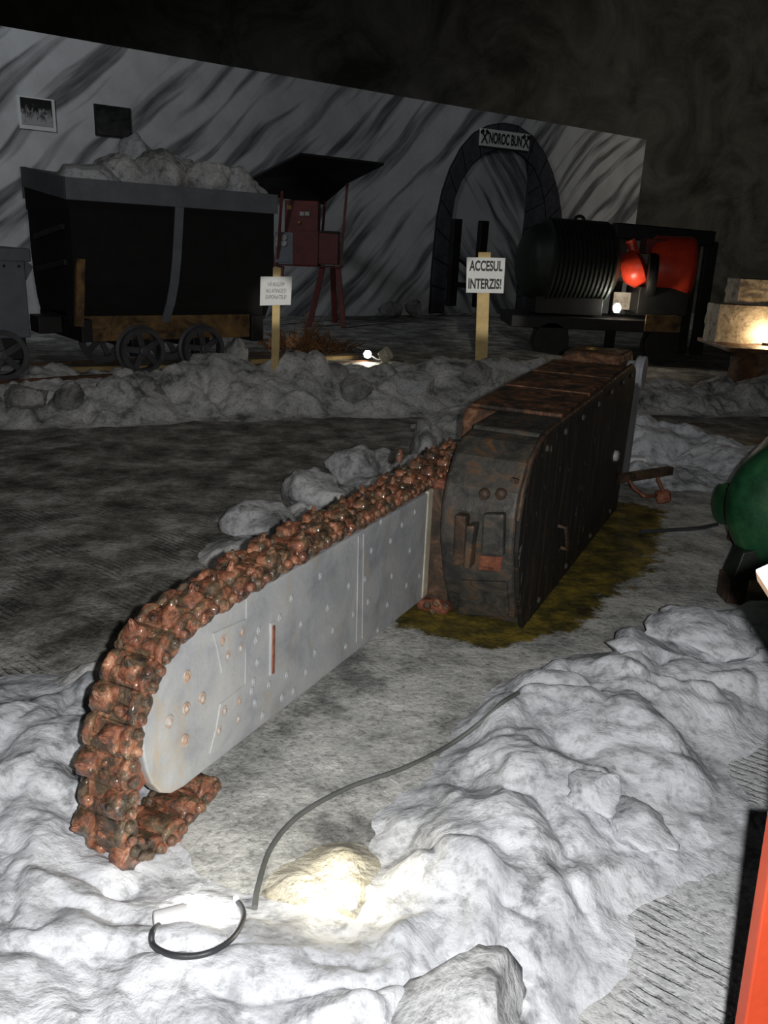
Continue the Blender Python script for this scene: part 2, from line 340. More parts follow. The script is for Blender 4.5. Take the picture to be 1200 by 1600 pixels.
# ------------------------------------------------------------------ mesh builder
class MB:
    def __init__(s): s.v = []; s.f = []
    def add(s, vs, fs):
        o = len(s.v); s.v += [tuple(map(float, p)) for p in vs]; s.f += [tuple(i + o for i in f) for f in fs]; return s
    def box(s, lo, hi):
        x0, y0, z0 = lo; x1, y1, z1 = hi
        return s.add([(x0, y0, z0), (x1, y0, z0), (x1, y1, z0), (x0, y1, z0), (x0, y0, z1), (x1, y0, z1), (x1, y1, z1), (x0, y1, z1)],
                     [(0, 3, 2, 1), (4, 5, 6, 7), (0, 1, 5, 4), (1, 2, 6, 5), (2, 3, 7, 6), (3, 0, 4, 7)])
    def bar(s, p, q, wd, th, up=(0, 0, 1)):
        p, q = Vector(p), Vector(q); d = (q - p).normalized(); u = Vector(up)
        a = d.cross(u)
        if a.length < 1e-4: a = d.cross(Vector((1, 0, 0)))
        a.normalize(); b2 = a.cross(d).normalized(); a = a * wd / 2; b2 = b2 * th / 2
        vs = [p - a - b2, p + a - b2, p + a + b2, p - a + b2, q - a - b2, q + a - b2, q + a + b2, q - a + b2]
        return s.add(vs, [(0, 3, 2, 1), (4, 5, 6, 7), (0, 1, 5, 4), (1, 2, 6, 5), (2, 3, 7, 6), (3, 0, 4, 7)])
    def tube(s, pts, r, n=10, cap=True):
        pts = [Vector(p) for p in pts]; rs = r if isinstance(r, (list, tuple)) else [r] * len(pts)
        vs = []; fs = []; prev = None
        for i, p in enumerate(pts):
            d = (pts[min(i + 1, len(pts) - 1)] - pts[max(i - 1, 0)])
            if d.length < 1e-9: d = Vector((0, 0, 1))
            d.normalize()
            if prev is None:
                a = d.cross(Vector((0, 0, 1)))
                if a.length < 1e-3: a = d.cross(Vector((1, 0, 0)))
            else: a = prev - d * prev.dot(d)
            a.normalize(); prev = a; c = d.cross(a)
            for k in range(n):
                t = 2 * PI * k / n; vs.append(p + (a * math.cos(t) + c * math.sin(t)) * rs[i])
        for i in range(len(pts) - 1):
            for k in range(n):
                fs.append((i * n + k, i * n + (k + 1) % n, (i + 1) * n + (k + 1) % n, (i + 1) * n + k))
        if cap: fs.append(tuple(range(n - 1, -1, -1))); fs.append(tuple(range((len(pts) - 1) * n, len(pts) * n)))
        return s.add(vs, fs)
    def prism(s, outline, fa, fb):          # outline 2-D; fa, fb map (a, b) to 3-D on the two sides
        n = len(outline)
        vs = [fa(*p) for p in outline] + [fb(*p) for p in outline]
        fs = [tuple(range(n - 1, -1, -1)), tuple(range(n, 2 * n))] + [(i, (i + 1) % n, (i + 1) % n + n, i + n) for i in range(n)]
        return s.add(vs, fs)
    def lathe(s, prof, origin, axis, n=32):  # prof: (distance along axis, radius)
        o = Vector(origin); d = Vector(axis).normalized(); a = d.cross(Vector((0, 0, 1)))
        if a.length < 1e-3: a = d.cross(Vector((1, 0, 0)))
        a.normalize(); c = d.cross(a); vs = []; fs = []
        for (t, r) in prof:
            for k in range(n):
                th = 2 * PI * k / n; vs.append(o + d * t + (a * math.cos(th) + c * math.sin(th)) * max(r, 1e-4))
        for i in range(len(prof) - 1):
            for k in range(n): fs.append((i * n + k, i * n + (k + 1) % n, (i + 1) * n + (k + 1) % n, (i + 1) * n + k))
        fs.append(tuple(range(n - 1, -1, -1))); fs.append(tuple(range((len(prof) - 1) * n, len(prof) * n)))
        return s.add(vs, fs)
    def ring(s, c, axis, R, r, n=24, k=8):
        c = Vector(c); d = Vector(axis).normalized(); a = d.cross(Vector((0, 0, 1)))
        if a.length < 1e-3: a = d.cross(Vector((1, 0, 0)))
        a.normalize(); b2 = d.cross(a); vs = []; fs = []
        for i in range(n):
            t = 2 * PI * i / n; e = a * math.cos(t) + b2 * math.sin(t)
            for j in range(k):
                q = 2 * PI * j / k; vs.append(c + e * (R + r * math.cos(q)) + d * r * math.sin(q))
        for i in range(n):
            for j in range(k): fs.append((i * k + j, ((i + 1) % n) * k + j, ((i + 1) % n) * k + (j + 1) % k, i * k + (j + 1) % k))
        return s.add(vs, fs)
    def dome(s, c, axis, r, h, n=14):
        return s.lathe([(0, r), (h * 0.45, r * 0.92), (h * 0.8, r * 0.65), (h, r * 0.2)], c, axis, n)
    def mesh(s, name):
        me = bpy.data.meshes.new(name); me.from_pydata(s.v, [], s.f)
        bm = bmesh.new(); bm.from_mesh(me); bmesh.ops.recalc_face_normals(bm, faces=bm.faces); bm.to_mesh(me); bm.free()
        return me
    def build(s, name, mt, parent=None, bevel=0.0, smooth=None, seg=2):
        me = s.mesh(name); return link(name, me, mt, parent, bevel, smooth, seg)
def link(name, me, mt, parent=None, bevel=0.0, smooth=None, seg=2):
    o = bpy.data.objects.new(name, me); COL.objects.link(o)
    if mt is not None and not me.materials: me.materials.append(mt)
    if parent is not None: o.parent = parent
    if bevel:
        bv = o.modifiers.new('bevel', 'BEVEL'); bv.width = bevel; bv.segments = seg; bv.limit_method = 'ANGLE'; bv.angle_limit = math.radians(35)
    if smooth is not None:
        me.polygons.foreach_set('use_smooth', [True] * len(me.polygons))
        if smooth < 179:
            bm = bmesh.new(); bm.from_mesh(me)
            for e in bm.edges:
                if len(e.link_faces) == 2 and e.calc_face_angle(0) > math.radians(smooth): e.smooth = False
            bm.to_mesh(me); bm.free()
    return o
def thing(name, label, cat, loc=(0, 0, 0), rz=0.0, group=None):
    o = bpy.data.objects.new(name, None); COL.objects.link(o); o.location = tuple(map(float, loc)); o.rotation_euler = (0, 0, rz)
    o.empty_display_size = 0.1
    return tag(o, label, cat, group)
def tag(o, label=None, cat=None, group=None, kind=None):
    if label: o['label'] = label
    if cat: o['category'] = cat
    if group: o['group'] = group
    if kind: o['kind'] = kind
    return o
def structure(o): o['kind'] = 'structure'; return o

# ------------------------------------------------------------------ floor, banks
def fan_grid(y0, y1, ny, s0, s1, nx):
    ys = y0 * (y1 / y0) ** (np.arange(ny) / (ny - 1)); ss = np.linspace(s0, s1, nx)
    Y = np.repeat(ys[:, None], nx, 1); X = ss[None, :] * (0.9 + 0.62 * Y); return X, Y
def grid_mesh(name, X, Y, Z, keep=None):
    ny, nx = X.shape; V = np.stack([X, Y, Z], -1).reshape(-1, 3)
    i = np.arange(ny - 1)[:, None] * nx + np.arange(nx - 1)[None, :]
    Fq = np.stack([i, i + 1, i + nx + 1, i + nx], -1).reshape(-1, 4)
    if keep is not None:
        k = keep.reshape(-1); Fq = Fq[k[Fq].any(1)]
        used = np.unique(Fq); mp = np.full(len(V), -1); mp[used] = np.arange(len(used)); V = V[used]; Fq = mp[Fq]
    else: used = np.arange(len(V))
    me = bpy.data.meshes.new(name); me.vertices.add(len(V)); me.vertices.foreach_set('co', V.astype(np.float32).ravel())
    me.loops.add(Fq.size); me.loops.foreach_set('vertex_index', Fq.astype(np.int32).ravel())
    me.polygons.add(len(Fq)); me.polygons.foreach_set('loop_start', np.arange(0, Fq.size, 4, dtype=np.int32))
    me.polygons.foreach_set('loop_total', np.full(len(Fq), 4, np.int32))
    me.update(); me.validate(); me.polygons.foreach_set('use_smooth', [True] * len(me.polygons))
    return me, used

def segd(X, Y, pts):
    best = np.full(X.shape, 1e9)
    for (a, b) in zip(pts[:-1], pts[1:]):
        ax, ay, bx, by = a[0], a[1], b[0], b[1]; dx, dy = bx - ax, by - ay
        t = np.clip(((X - ax) * dx + (Y - ay) * dy) / (dx * dx + dy * dy + 1e-9), 0, 1)
        best = np.minimum(best, np.hypot(X - ax - t * dx, Y - ay - t * dy))
    return best

X, Y = fan_grid(0.35, 26.0, 330, -1.5, 1.5, 330)
FL = floor_h(X, Y)
me, _ = grid_mesh('floor', X, Y, FL)
inner = [onz(*p)[:2] for p in ((140, 1060), (330, 900), (430, 830), (600, 740), (720, 690))]
# road mask: everything left of / beyond the inner bank line
wx = X + 0.25 * (fbm(X * 1.5, Y * 1.5, 4, 21) - 0.5); wy = Y + 0.25 * (fbm(X * 1.5, Y * 1.5, 4, 31) - 0.5)
edge_x = np.interp(wy, [1.0, 2.75, 3.6, 4.8, 6.0, 6.9, 7.3], [-2.0, -1.05, -0.75, -0.4, 0.2, 0.8, 9.0])
road = sstep(-0.1, 0.1, edge_x - wx) * 1.0
rim_x = np.interp(wy, [0.3, 1.4, 2.2, 2.8, 3.4, 3.9], [0.25, 0.45, 0.85, 1.45, 2.0, 2.6])
path = sstep(-0.1, 0.15, wx - rim_x) * sstep(3.6, 2.7, wy + 0.0 * wx)
stain_pts = [onz(*p)[:2] for p in ((668, 965), (760, 990), (850, 965), (900, 900), (945, 850), (985, 800))]
sd = segd(X, Y, stain_pts)
sw = np.interp(Y, [3.0, 3.4, 4.2, 5.0], [0.15, 0.22, 0.38, 0.26])
stain = np.clip(1.0 - sd / (sw * 1.5), 0, 1)
colr = np.stack([road, stain, path, np.ones_like(road)], -1).reshape(-1, 4)
ca = me.color_attributes.new('kind', 'FLOAT_COLOR', 'POINT'); ca.data.foreach_set('color', colr.astype(np.float32).ravel())
structure(link('floor', me, M['floor']))

def bank_field(X, Y, blobs, seed, warp=0.14, rough=1.0, skirt=1.3):
    a = 0.9
    wx = X + warp * (fbm(X * 2.3 * a, Y * 2.3 * a, 4, seed) - 0.5) * 2; wy = Y + warp * (fbm(X * 2.3 * a, Y * 2.3 * a, 4, seed + 11) - 0.5) * 2
    H = np.zeros_like(X)
    for (x, y, r, h) in blobs:
        d = np.hypot(wx - x, wy - y) / (r * skirt)
        b = np.where(d < 1, h * np.clip(1 - d * d, 0, 1) ** 1.5, -0.5 * np.minimum(d - 1, 1))
        k = 0.035                                  # smooth maximum
        hh = np.clip(0.5 + 0.5 * (b - H) / k, 0, 1); H = H + (b - H) * hh + k * hh * (1 - hh)
    rid = 1 - np.abs(2 * fbm(wx * 5.5 + 3, wy * 5.5, 5, seed + 5) - 1)
    rid2 = 1 - np.abs(2 * fbm(wx * 2.6 + 9, wy * 2.6, 3, seed + 6) - 1)
    lum = fbm(X * 13, Y * 13, 4, seed + 8) - 0.5
    edge = sstep(0.0, 0.06, H)
    cell = np.abs(vnoise(wx * 4.2 + 7, wy * 4.2, seed + 4) - .5) + .6 * np.abs(vnoise(wx * 8.3, wy * 8.3 + 3, seed + 9) - .5)
    edge = sstep(0.0, 0.09, H)
    H = H - 0.010 + edge * rough * (0.055 * (rid2 - 0.75) + 0.028 * (rid - 0.75) + 0.010 * lum + 0.10 * (fbm(X * 2.6, Y * 2.6, 3, seed + 2) - 0.5) + 0.11 * (cell - .35))
    return H
def bank(name, blobs, seed, region, mt, label, warp=0.14, rough=1.0, res=(520, 420)):
    y0, y1, x0, x1 = region
    ys = y0 * (y1 / y0) ** (np.arange(res[0]) / (res[0] - 1)); xs = np.linspace(x0, x1, res[1])
    Xb, Yb = np.meshgrid(xs, ys); Hb = bank_field(Xb, Yb, blobs, seed, warp, rough)
    Z = floor_h(Xb, Yb) + np.maximum(Hb, -0.02)
    me, _ = grid_mesh(name, Xb, Yb, Z, keep=Hb > -0.004)
    o = link(name, me, mt); tag(o, label, 'salt bank'); return o
def blob(px, py, r, h, z=0.05):
    p = onz(px, py, z); return (p[0], p[1], r, h)

nearA = [blob(30, 1205, .36, .11), blob(-120, 1230, .55, .18), blob(-10, 1290, .35, .08), blob(60, 1420, .30, .06), blob(-100, 1480, .5, .16), blob(120, 1090, .15, .10),
         blob(120, 1540, .30, .12), blob(300, 1590, .32, .11), blob(-50, 1700, .5, .2), blob(180, 1720, .5, .2), blob(480, 1560, .24, .12), blob(600, 1490, .23, .15), blob(440, 1690, .4, .2),
         blob(745, 1430, .27, .17), blob(800, 1320, .27, .17), blob(870, 1230, .28, .18), blob(945, 1140, .30, .17), blob(1000, 1075, .30, .15), blob(1070, 1080, .32, .11),
         blob(850, 1400, .22, .13), blob(930, 1290, .24, .12), blob(1010, 1190, .26, .10), blob(715, 1300, .10, .11), blob(735, 1255, .10, .11), blob(830, 1150, .16, .12), blob(900, 1085, .2, .13), blob(860, 1490, .12, .06),
         blob(1150, 1040, .32, .10), blob(1260, 1020, .4, .16), blob(660, 1600, .28, .15), blob(790, 1570, .16, .09), blob(1060, 1270, .2, .05), blob(640, 1480, .2, .12)]
bank('salt_bank', nearA, 3, (0.45, 4.4, -1.7, 2.7), M['crust'], 'pale lumpy salt crust bank across the foreground, in front of the rusty cutting chain', .12, 1.0, (560, 520))
midB = [blob(150, 1055, .16, .10), blob(300, 930, .2, .1), blob(400, 850, .2, .1), blob(450, 815, .2, .1), blob(480, 800, .22, .12), blob(540, 770, .22, .12), blob(600, 750, .24, .13),
        blob(660, 728, .26, .13), blob(710, 712, .26, .13), blob(730, 660, .4, .2)]
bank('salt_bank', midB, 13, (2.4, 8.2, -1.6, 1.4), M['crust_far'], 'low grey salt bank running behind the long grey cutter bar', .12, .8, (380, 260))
rightB = [blob(1010, 700, .40, .28), blob(1060, 700, .42, .26), blob(1120, 715, .42, .22), blob(1180, 730, .45, .22), blob(1240, 740, .5, .22), blob(1020, 735, .28, .12), blob(990, 680, .4, .25), blob(1090, 740, .25, .1)]
bank('salt_bank', rightB, 23, (5.3, 8.6, 1.1, 4.6), M['crust'], 'grey salt bank on the right, between the black machine casing and the green tank', .12, 1.0, (220, 260))
farC = []
rr = random.Random(5)
for i in range(46):
    t = i / 45; x = -5.2 + 6.9 * t; y = float(np.interp(x, CX, CY)) + 0.32 + rr.uniform(-.1, .12)
    farC.append((x, y, rr.uniform(.34, .46), (0.20 + 0.12 * min(1, t * 1.6)) * rr.uniform(.75, 1.15)))
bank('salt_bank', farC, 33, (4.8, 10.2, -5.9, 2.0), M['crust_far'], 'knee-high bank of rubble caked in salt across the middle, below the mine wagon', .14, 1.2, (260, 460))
farR = []
for i in range(26):
    t = i / 25; x = 2.3 + 4.4 * t; y = float(np.interp(x, CX, CY)) + 0.35 + rr.uniform(-.1, .12)
    farR.append((x, y, rr.uniform(.32, .42), .23 * rr.uniform(.8, 1.15)))
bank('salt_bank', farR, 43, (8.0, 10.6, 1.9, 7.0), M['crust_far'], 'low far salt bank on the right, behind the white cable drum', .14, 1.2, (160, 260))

# ------------------------------------------------------------------ rocks
def rock_mesh(name, seed, sx, sy, sz, mt, sub=4, ang=0.5):
    bm = bmesh.new(); bmesh.ops.create_icosphere(bm, subdivisions=sub, radius=1.0)
    rg = np.random.RandomState(seed)
    dirs = rg.normal(size=(11, 3)); dirs /= np.linalg.norm(dirs, axis=1)[:, None]; offs = rg.uniform(0.48, 0.86, 11)
    V = np.array([v.co[:] for v in bm.verts])
    for d, o in zip(dirs, offs):                    # chisel flat facets
        e = V @ d - o; V = V - np.where(e > 0, e * 0.93, 0)[:, None] * d
    nz = fbm(V[:, 0] * 1.7 + seed, V[:, 1] * 1.7 + V[:, 2] * 1.3, 4, seed) - 0.5
    n2 = fbm(V[:, 0] * 5 + V[:, 2] * 4 + seed, V[:, 1] * 5 - V[:, 2] * 3, 3, seed + 3) - 0.5
    V = V * (1 + 0.42 * nz + 0.20 * n2)[:, None] * np.array([sx, sy, sz])
    V[:, 2] -= V[:, 2].min()
    for v, c in zip(bm.verts, V): v.co = c
    me = bpy.data.meshes.new(name); bm.to_mesh(me); bm.free(); me.materials.append(mt)
    me.polygons.foreach_set('use_smooth', [True] * len(me.polygons)); return me
def rock(name, p, size, seed, mt, label, group=None, rz=None, sink=0.25):
    o = link(name, rock_mesh(name, seed, *size, mt), None); o.location = (p[0], p[1], p[2] - sink * size[2])
    o.rotation_euler = (0, 0, seed * 1.3 if rz is None else rz)
    return tag(o, label, 'rock', group)
def grock(px, py, size, seed, mt, label, up=0.0, **k):
    p = ground(px, py); return rock('salt_rock', (p[0], p[1], p[2] + up), size, seed, mt, label, **k)
grock(408, 845, (.28, .2, .13), 1, M['rock'], 'flat grey rock nearest the camera behind the cutter bar chain', up=.02)
grock(492, 800, (.24, .18, .15), 2, M['rock'], 'tall pale rock behind the middle of the rusty chain, largest of its row', up=.04)
grock(560, 758, (.25, .2, .14), 3, M['rock'], 'low grey rock between the tall pale rock and the black casing', up=.02)
grock(590, 745, (.18, .16, .13), 4, M['rock'], 'rounded grey rock behind the chain, just left of its upright rusty pick', up=.02)
grock(668, 712, (.34, .2, .17), 6, M['rock'], 'long grey rock touching the left side of the black casing', up=.0)
p = onz(1085, 1000, .10); rock('salt_rock', onz(1000, 1035, .08), (.17, .12, .075), 19, M['crust'], 'smaller salt rock with a dark left edge, in front of the broad flat-topped one', rz=.5, sink=.4)
rock('salt_rock', onz(1005, 1300, .04), (.10, .12, .06), 53, M['crust'], 'blunt salt rock on the path side of the near bank, above the grooved floor', rz=.2, sink=.35)
rock('salt_rock', onz(930, 1245, .10), (.11, .08, .06), 55, M['crust'], 'blunt salt rock showing through the middle of the near bank', rz=1.0, sink=.6)
p = onz(1085, 1000, .10)
rock('salt_rock', p, (.28, .2, .09), 8, M['crust'], 'broad flat-topped salt rock at the right, below the green tank foot', rz=.2, sink=.5)
p = onz(712, 1585, .10); rock('salt_rock', p, (.20, .14, .12), 9, M['rock'], 'angular rock with a dark grey face at the bottom edge of the picture', rz=.6, sink=.75)
o = bank('salt_rock', [blob(475, 1370, .085, .05), blob(535, 1340, .09, .06), blob(560, 1385, .075, .06), blob(500, 1400, .07, .04)], 77, (1.3, 2.4, -.6, .5), M['rock_warm'], '', .05, .55, (170, 170)); tag(o, 'salt rock with yellow lamplight in its colour, lit bright beside the long cable', 'rock')
far_rocks = [(55, 615, 'low', 21, .26, .12), (118, 612, '', 22, .2, .14), (190, 606, '', 23, .28, .14), (250, 603, '', 24, .2, .13), (330, 590, '', 25, .3, .2), (372, 578, '', 26, .2, .28), (455, 590, '', 27, .22, .22),
             (520, 592, '', 28, .3, .2), (560, 605, '', 31, .24, .16), (640, 600, '', 29, .3, .18), (690, 590, '', 30, .26, .2), (748, 597, '', 32, .24, .2), (790, 590, '', 34, .24, .18)]
far_labels = ['flat grey rock at the left end of the far salt bank', 'small grey rock under the tall stake of the mine wagon', 'grey rock in the far bank just left of the front wagon wheel',
              'grey rock in the far bank in front of the front wagon wheel', 'slanted pale rock in front of the rear wagon wheel', 'tallest rock of the far bank, beside the rear wagon wheel',
              'dark boxy rock straight below the white do-not-touch notice', 'large dark pitted rock below and left of the lit far spotlight', 'smaller dark rock below the lit far spotlight', 'broad pale rock in the far bank right of the far spotlight',
              'pale rock left of the pine post of the no-access sign', 'dark-faced rock in front of the pine post foot', 'grey rock between the pine post and the black casing']
for (px, py, _, sd_, rx, rz_), lb in zip(far_rocks, far_labels):
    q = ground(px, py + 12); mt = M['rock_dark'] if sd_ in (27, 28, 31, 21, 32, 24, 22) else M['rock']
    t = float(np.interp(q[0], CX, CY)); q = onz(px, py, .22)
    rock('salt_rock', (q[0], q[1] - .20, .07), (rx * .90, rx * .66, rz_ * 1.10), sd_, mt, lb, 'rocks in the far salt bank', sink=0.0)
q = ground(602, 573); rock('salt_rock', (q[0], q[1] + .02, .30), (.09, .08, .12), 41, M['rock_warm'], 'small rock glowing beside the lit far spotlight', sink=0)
rr = random.Random(9)
# ------------------------------------------------------------------ cutting machine
ANG = math.radians(25.3)
def mw(wv, l): return (wv * math.cos(ANG) + l * math.sin(ANG), -wv * math.sin(ANG) + l * math.cos(ANG))
W0, L0 = -1.10, 3.40
mach = thing('coal_cutting_machine', 'long rusty coal cutting machine with grey chain bar and black casing, lying on edge', 'mining machine', (*mw(W0, L0), 0), -ANG)
WV = np.array([math.cos(ANG), -math.sin(ANG), 0]); LV = np.array([math.sin(ANG), math.cos(ANG), 0])
def ML(wv, l, z): return (wv - W0, l - L0, z)              # machine coordinates -> local
def pxw(px, py, wv):                                        # pixel on the plane w = const -> local
    q = onplane(px, py, WV * wv, WV); return ML(wv, q @ LV, q[2])
def pxl(px, py, l):
    q = onplane(px, py, LV * l, LV); return ML(q @ WV, l, q[2])
# bar plate
nose = [(1.62, .578), (1.55, .568), (1.49, .548), (1.45, .515), (1.415, .47), (1.39, .42), (1.372, .365), (1.372, .31), (1.382, .255), (1.40, .205), (1.43, .16), (1.47, .133), (1.52, .122)]
outl = [(3.24, .56)] + nose + [(2.26, .092), (3.24, .058)]
pl = MB().prism(outl, lambda l, z: ML(-1.335, l, z), lambda l, z: ML(-1.29, l, z)).build('cutter_bar', M['plate'], mach, .006)
# rust guide rail behind plate edge
def offs(path, d):
    out = []
    for i, p in enumerate(path):
        a = path[max(i - 1, 0)]; b2 = path[min(i + 1, len(path) - 1)]; t = np.array(b2) - np.array(a); t = t / np.linalg.norm(t); n = np.array([t[1], -t[0]])
        out.append((p[0] + n[0] * -d, p[1] + n[1] * -d))
    return out
edge_path = [(3.3, .562), (2.4, .572)] + nose[:10]
g1 = [(l - 0, z) for l, z in offs(edge_path, -0.035)]
MB().prism([(l, z) for l, z in g1] + [(1.50, .24), (3.3, .3)], lambda l, z: ML(-1.355, l, z), lambda l, z: ML(-1.31, l, z)).build('guide_rail', M['rail_rust'], mach, .003)
# rivets / bolts on the plate
def rivet_mesh():
    mb = MB(); mb.lathe([(0, .017), (.004, .017), (.006, .0135), (.004, .012), (.0045, .009), (.009, .006), (.010, .002)], (0, 0, 0), (1, 0, 0), 16); return mb.mesh('rivet')
rm = rivet_mesh(); rm.materials.append(M['plate']); rm.polygons.foreach_set('use_smooth', [True] * len(rm.polygons))
rm2 = rm.copy(); rm2.materials.clear()
def rivet_rust():
    mt, nt, b = new_mat('rust_stained_bar_paint'); co = coords(nt, rand=True)
    nt.links.new(ramp(nt, noise(nt, co, 60, 5), [(0.4, (0.40, 0.39, 0.37)), (0.6, (0.36, 0.22, 0.14))]), b.inputs['Base Color']); b.inputs['Roughness'].default_value = .5; return mt
rm2.materials.append(rivet_rust())
big = [(291, 1057), (315, 1091), (290, 1107), (264, 1127), (288, 1157), (346, 1000), (354, 1024), (376, 987), (374, 1012), (349, 1110), (372, 1095), (370, 1123), (340, 1141)]
small = [(400, 1000), (404, 985), (402, 1035), (425, 1035), (437, 965), (396, 1065), (398, 1098), (410, 1118), (393, 1080), (448, 1055), (458, 1080), (440, 1090), (455, 935), (470, 975), (492, 1020), (478, 1050), (512, 950), (520, 985), (545, 915),
         (540, 1010), (552, 960), (570, 905), (575, 940), (580, 860), (590, 985), (605, 945), (612, 900), (610, 845), (635, 915), (640, 860), (628, 820), (648, 800), (595, 815), (655, 900), (500, 900), (420, 1070)]
for i, (px, py) in enumerate(big + small):
    o = bpy.data.objects.new('rivet', rm2 if i < len(big) else rm); COL.objects.link(o); o.parent = pl
    o.location = pxw(px, py, -1.291); s = 1.0 if i < len(big) else .72; o.scale = (s, s * .9, s * 1.15)
# raised corner pads, seams, slot
for poly in (((331, 990), (385, 966), (384, 1012), (378, 1026), (345, 1052), (337, 1010)), ((343, 1100), (384, 1068), (382, 1150), (326, 1178), (336, 1140))):
    pts = [pxw(a, b, -1.29) for a, b in poly]
    MB().prism([(q[1], q[2]) for q in pts], lambda l, z: (-1.291 - W0, l, z), lambda l, z: (-1.286 - W0, l, z)).build('raised_pad', M['plate'], mach, .002)
for a, b in (((385, 935), (382, 1152)), ((560, 838), (557, 1004)), ((568, 834), (566, 998))):
    MB().bar(pxw(*a, -1.289), pxw(*b, -1.289), .003, .004, (1, 0, 0)).build('weld_seam', M['plate'], mach, .001)
p0, p1 = pxw(425, 972, -1.289), pxw(424, 1054, -1.289)
MB().bar(p0, p1, .026, .012, (1, 0, 0)).build('slot_rim', M['plate'], mach, .004)
MB().bar((p0[0] + .003, p0[1], p0[2] - .01), (p1[0] + .003, p1[1], p1[2] + .006), .014, .012, (1, 0, 0)).build('slot_insert', M['rail_rust'], mach, .002)

# chain
cp = [(3.62, .655), (3.2, .63), (2.6, .628), (2.2, .632), (1.9, .628), (1.68, .622), (1.56, .61), (1.47, .58), (1.40, .53), (1.35, .46), (1.315, .38), (1.30, .30), (1.288, .22), (1.28, .14), (1.295, .07), (1.35, .022), (1.45, .02), (1.56, .04), (1.65, .06)]
def resample(pts, step):
    P = np.array(pts, float); t = np.r_[0, np.cumsum(np.linalg.norm(np.diff(P, axis=0), axis=1))]
    n = int(t[-1] / step); s = np.linspace(0, t[-1], n * 8 + 1)
    Q = np.stack([np.interp(s, t, P[:, 0]), np.interp(s, t, P[:, 1])], 1)
    for _ in range(6): Q[1:-1] = (Q[:-2] + Q[1:-1] * 2 + Q[2:]) / 4
    return Q, n
Q, nl = resample(cp, .080)
def smooth_lump(bm, amp, seed):
    for v in bm.verts:
        c = v.co; k = fbm(np.array([c.x * 55 + seed]), np.array([c.y * 55 + c.z * 47]), 3, seed)[0] - .5
        v.co = c + Vector((c.x, c.y * .6, c.z)).normalized() * k * amp
def link_variant(seed):
    # local: x across the chain, y along it, z outwards
    rg = random.Random(seed); mb = MB()
    mb.box((-.066, -.030, -.036), (.066, .030, .012))
    for sx in (-1, 1):
        x0 = sx * .060; n = 14
        prof = [(.046 * math.cos(2 * PI * k / n), .036 * math.sin(2 * PI * k / n)) for k in range(n)]
        mb.prism(prof, lambda a, b: (x0 - .011, a, b - .006), lambda a, b: (x0 + .011, a, b - .006))
        for y in (-.022, .022):
            mb.lathe([(0, .017), (.012, .016), (.016, .009)], (x0 + sx * .010, y, -.006), (sx, 0, 0), 10)
    ox = rg.choice((-.045, -.02, .0, .025, .045))
    mb.prism([(-.040, .0), (.036, .0), (.026, .036), (-.012, .048), (-.036, .030)], lambda a, b: (ox - .026, a, b), lambda a, b: (ox + .026, a, b))
    mb.lathe([(0, .014), (.012, .013), (.026, .008), (.034, .003)], (ox, -.004, .036), (rg.uniform(-.5, .5), -.5, 1), 8)
    o2 = -ox if abs(ox) > .01 else .045
    mb.lathe([(0, .019), (.022, .018), (.026, .011)], (o2, .012, .006), (0, .15, 1), 9)
    for _ in range(4):
        x, y = rg.uniform(-.06, .06), rg.uniform(-.035, .035)
        mb.lathe([(0, .016), (.010, .014), (.016, .006)], (x, y, .004), (rg.uniform(-.4, .4), rg.uniform(-.4, .4), 1), 7)
    me = mb.mesh('chain_link'); bm = bmesh.new(); bm.from_mesh(me)
    bmesh.ops.bevel(bm, geom=[e for e in bm.edges if e.calc_face_angle(0) > .6], offset=.004, segments=1, affect='EDGES')
    bmesh.ops.triangulate(bm, faces=bm.faces); bmesh.ops.subdivide_edges(bm, edges=bm.edges, cuts=1)
    smooth_lump(bm, .011, seed); bm.to_mesh(me); bm.free(); me.materials.append(M['chain'])
    me.polygons.foreach_set('use_smooth', [True] * len(me.polygons)); return me
variants = [link_variant(s) for s in range(7)]
strip = MB()
outer = [(q[0], q[1]) for q in Q]
core = [(ML(-1.335, *q)) for q in Q]
for i in range(0, len(core) - 4, 4):
    strip.bar(core[i], core[i + 4], .10, .035, (0, 0, 1) if abs(core[i + 4][1] - core[i][1]) > abs(core[i + 4][2] - core[i][2]) else (0, 1, 0))
chain = strip.build('cutting_chain', M['chain'], mach, .004)
for i in range(nl):
    k = i * 8 + 4; t = Q[min(k + 3, len(Q) - 1)] - Q[max(k - 3, 0)]; t /= np.linalg.norm(t)
    yv = Vector((0, t[0], t[1])); xv = Vector((1, 0, 0)); zv = xv.cross(yv)
    if i == 0: pass
    # outward normal of the loop
    zc = Vector((0, 0, 1)); out = Vector((0, t[1], -t[0])); 
    zv = out if (i > -1) else zv
    # path runs towards the nose on top, so outward is +z there
    if t[0] < 0 and zv.z < 0 and Q[k][1] > .5: zv = -zv
    elif Q[k][1] <= .5:
        cen = np.array([1.62, .33]); dv = Q[k] - cen
        if zv.y * dv[0] + zv.z * dv[1] < 0: zv = -zv
    xv = yv.cross(zv)
    o = bpy.data.objects.new('chain_link', variants[(i * 3 + i // 4) % 7]); COL.objects.link(o); o.parent = chain
    mt4 = Matrix.Identity(4)
    for r_ in range(3): mt4[r_][0], mt4[r_][1], mt4[r_][2] = xv[r_], yv[r_], zv[r_]
    mt4.translation = Vector(ML(-1.338 + rr.uniform(-.004, .004), Q[k][0], Q[k][1]))
    o.matrix_local = mt4 @ Matrix.Rotation(rr.uniform(-.06, .06), 4, 'X') @ Matrix.Rotation(PI if i % 5 == 2 and False else 0, 4, 'Z')
# a single pick standing up on the upper run
q = pxw(622, 722, -1.36); MB().lathe([(0, .016), (.03, .017), (.05, .012), (.058, .004)], q, (0.1, 0, 1), 10).build('upright_pick', M['chain'], mach, 0, 60)

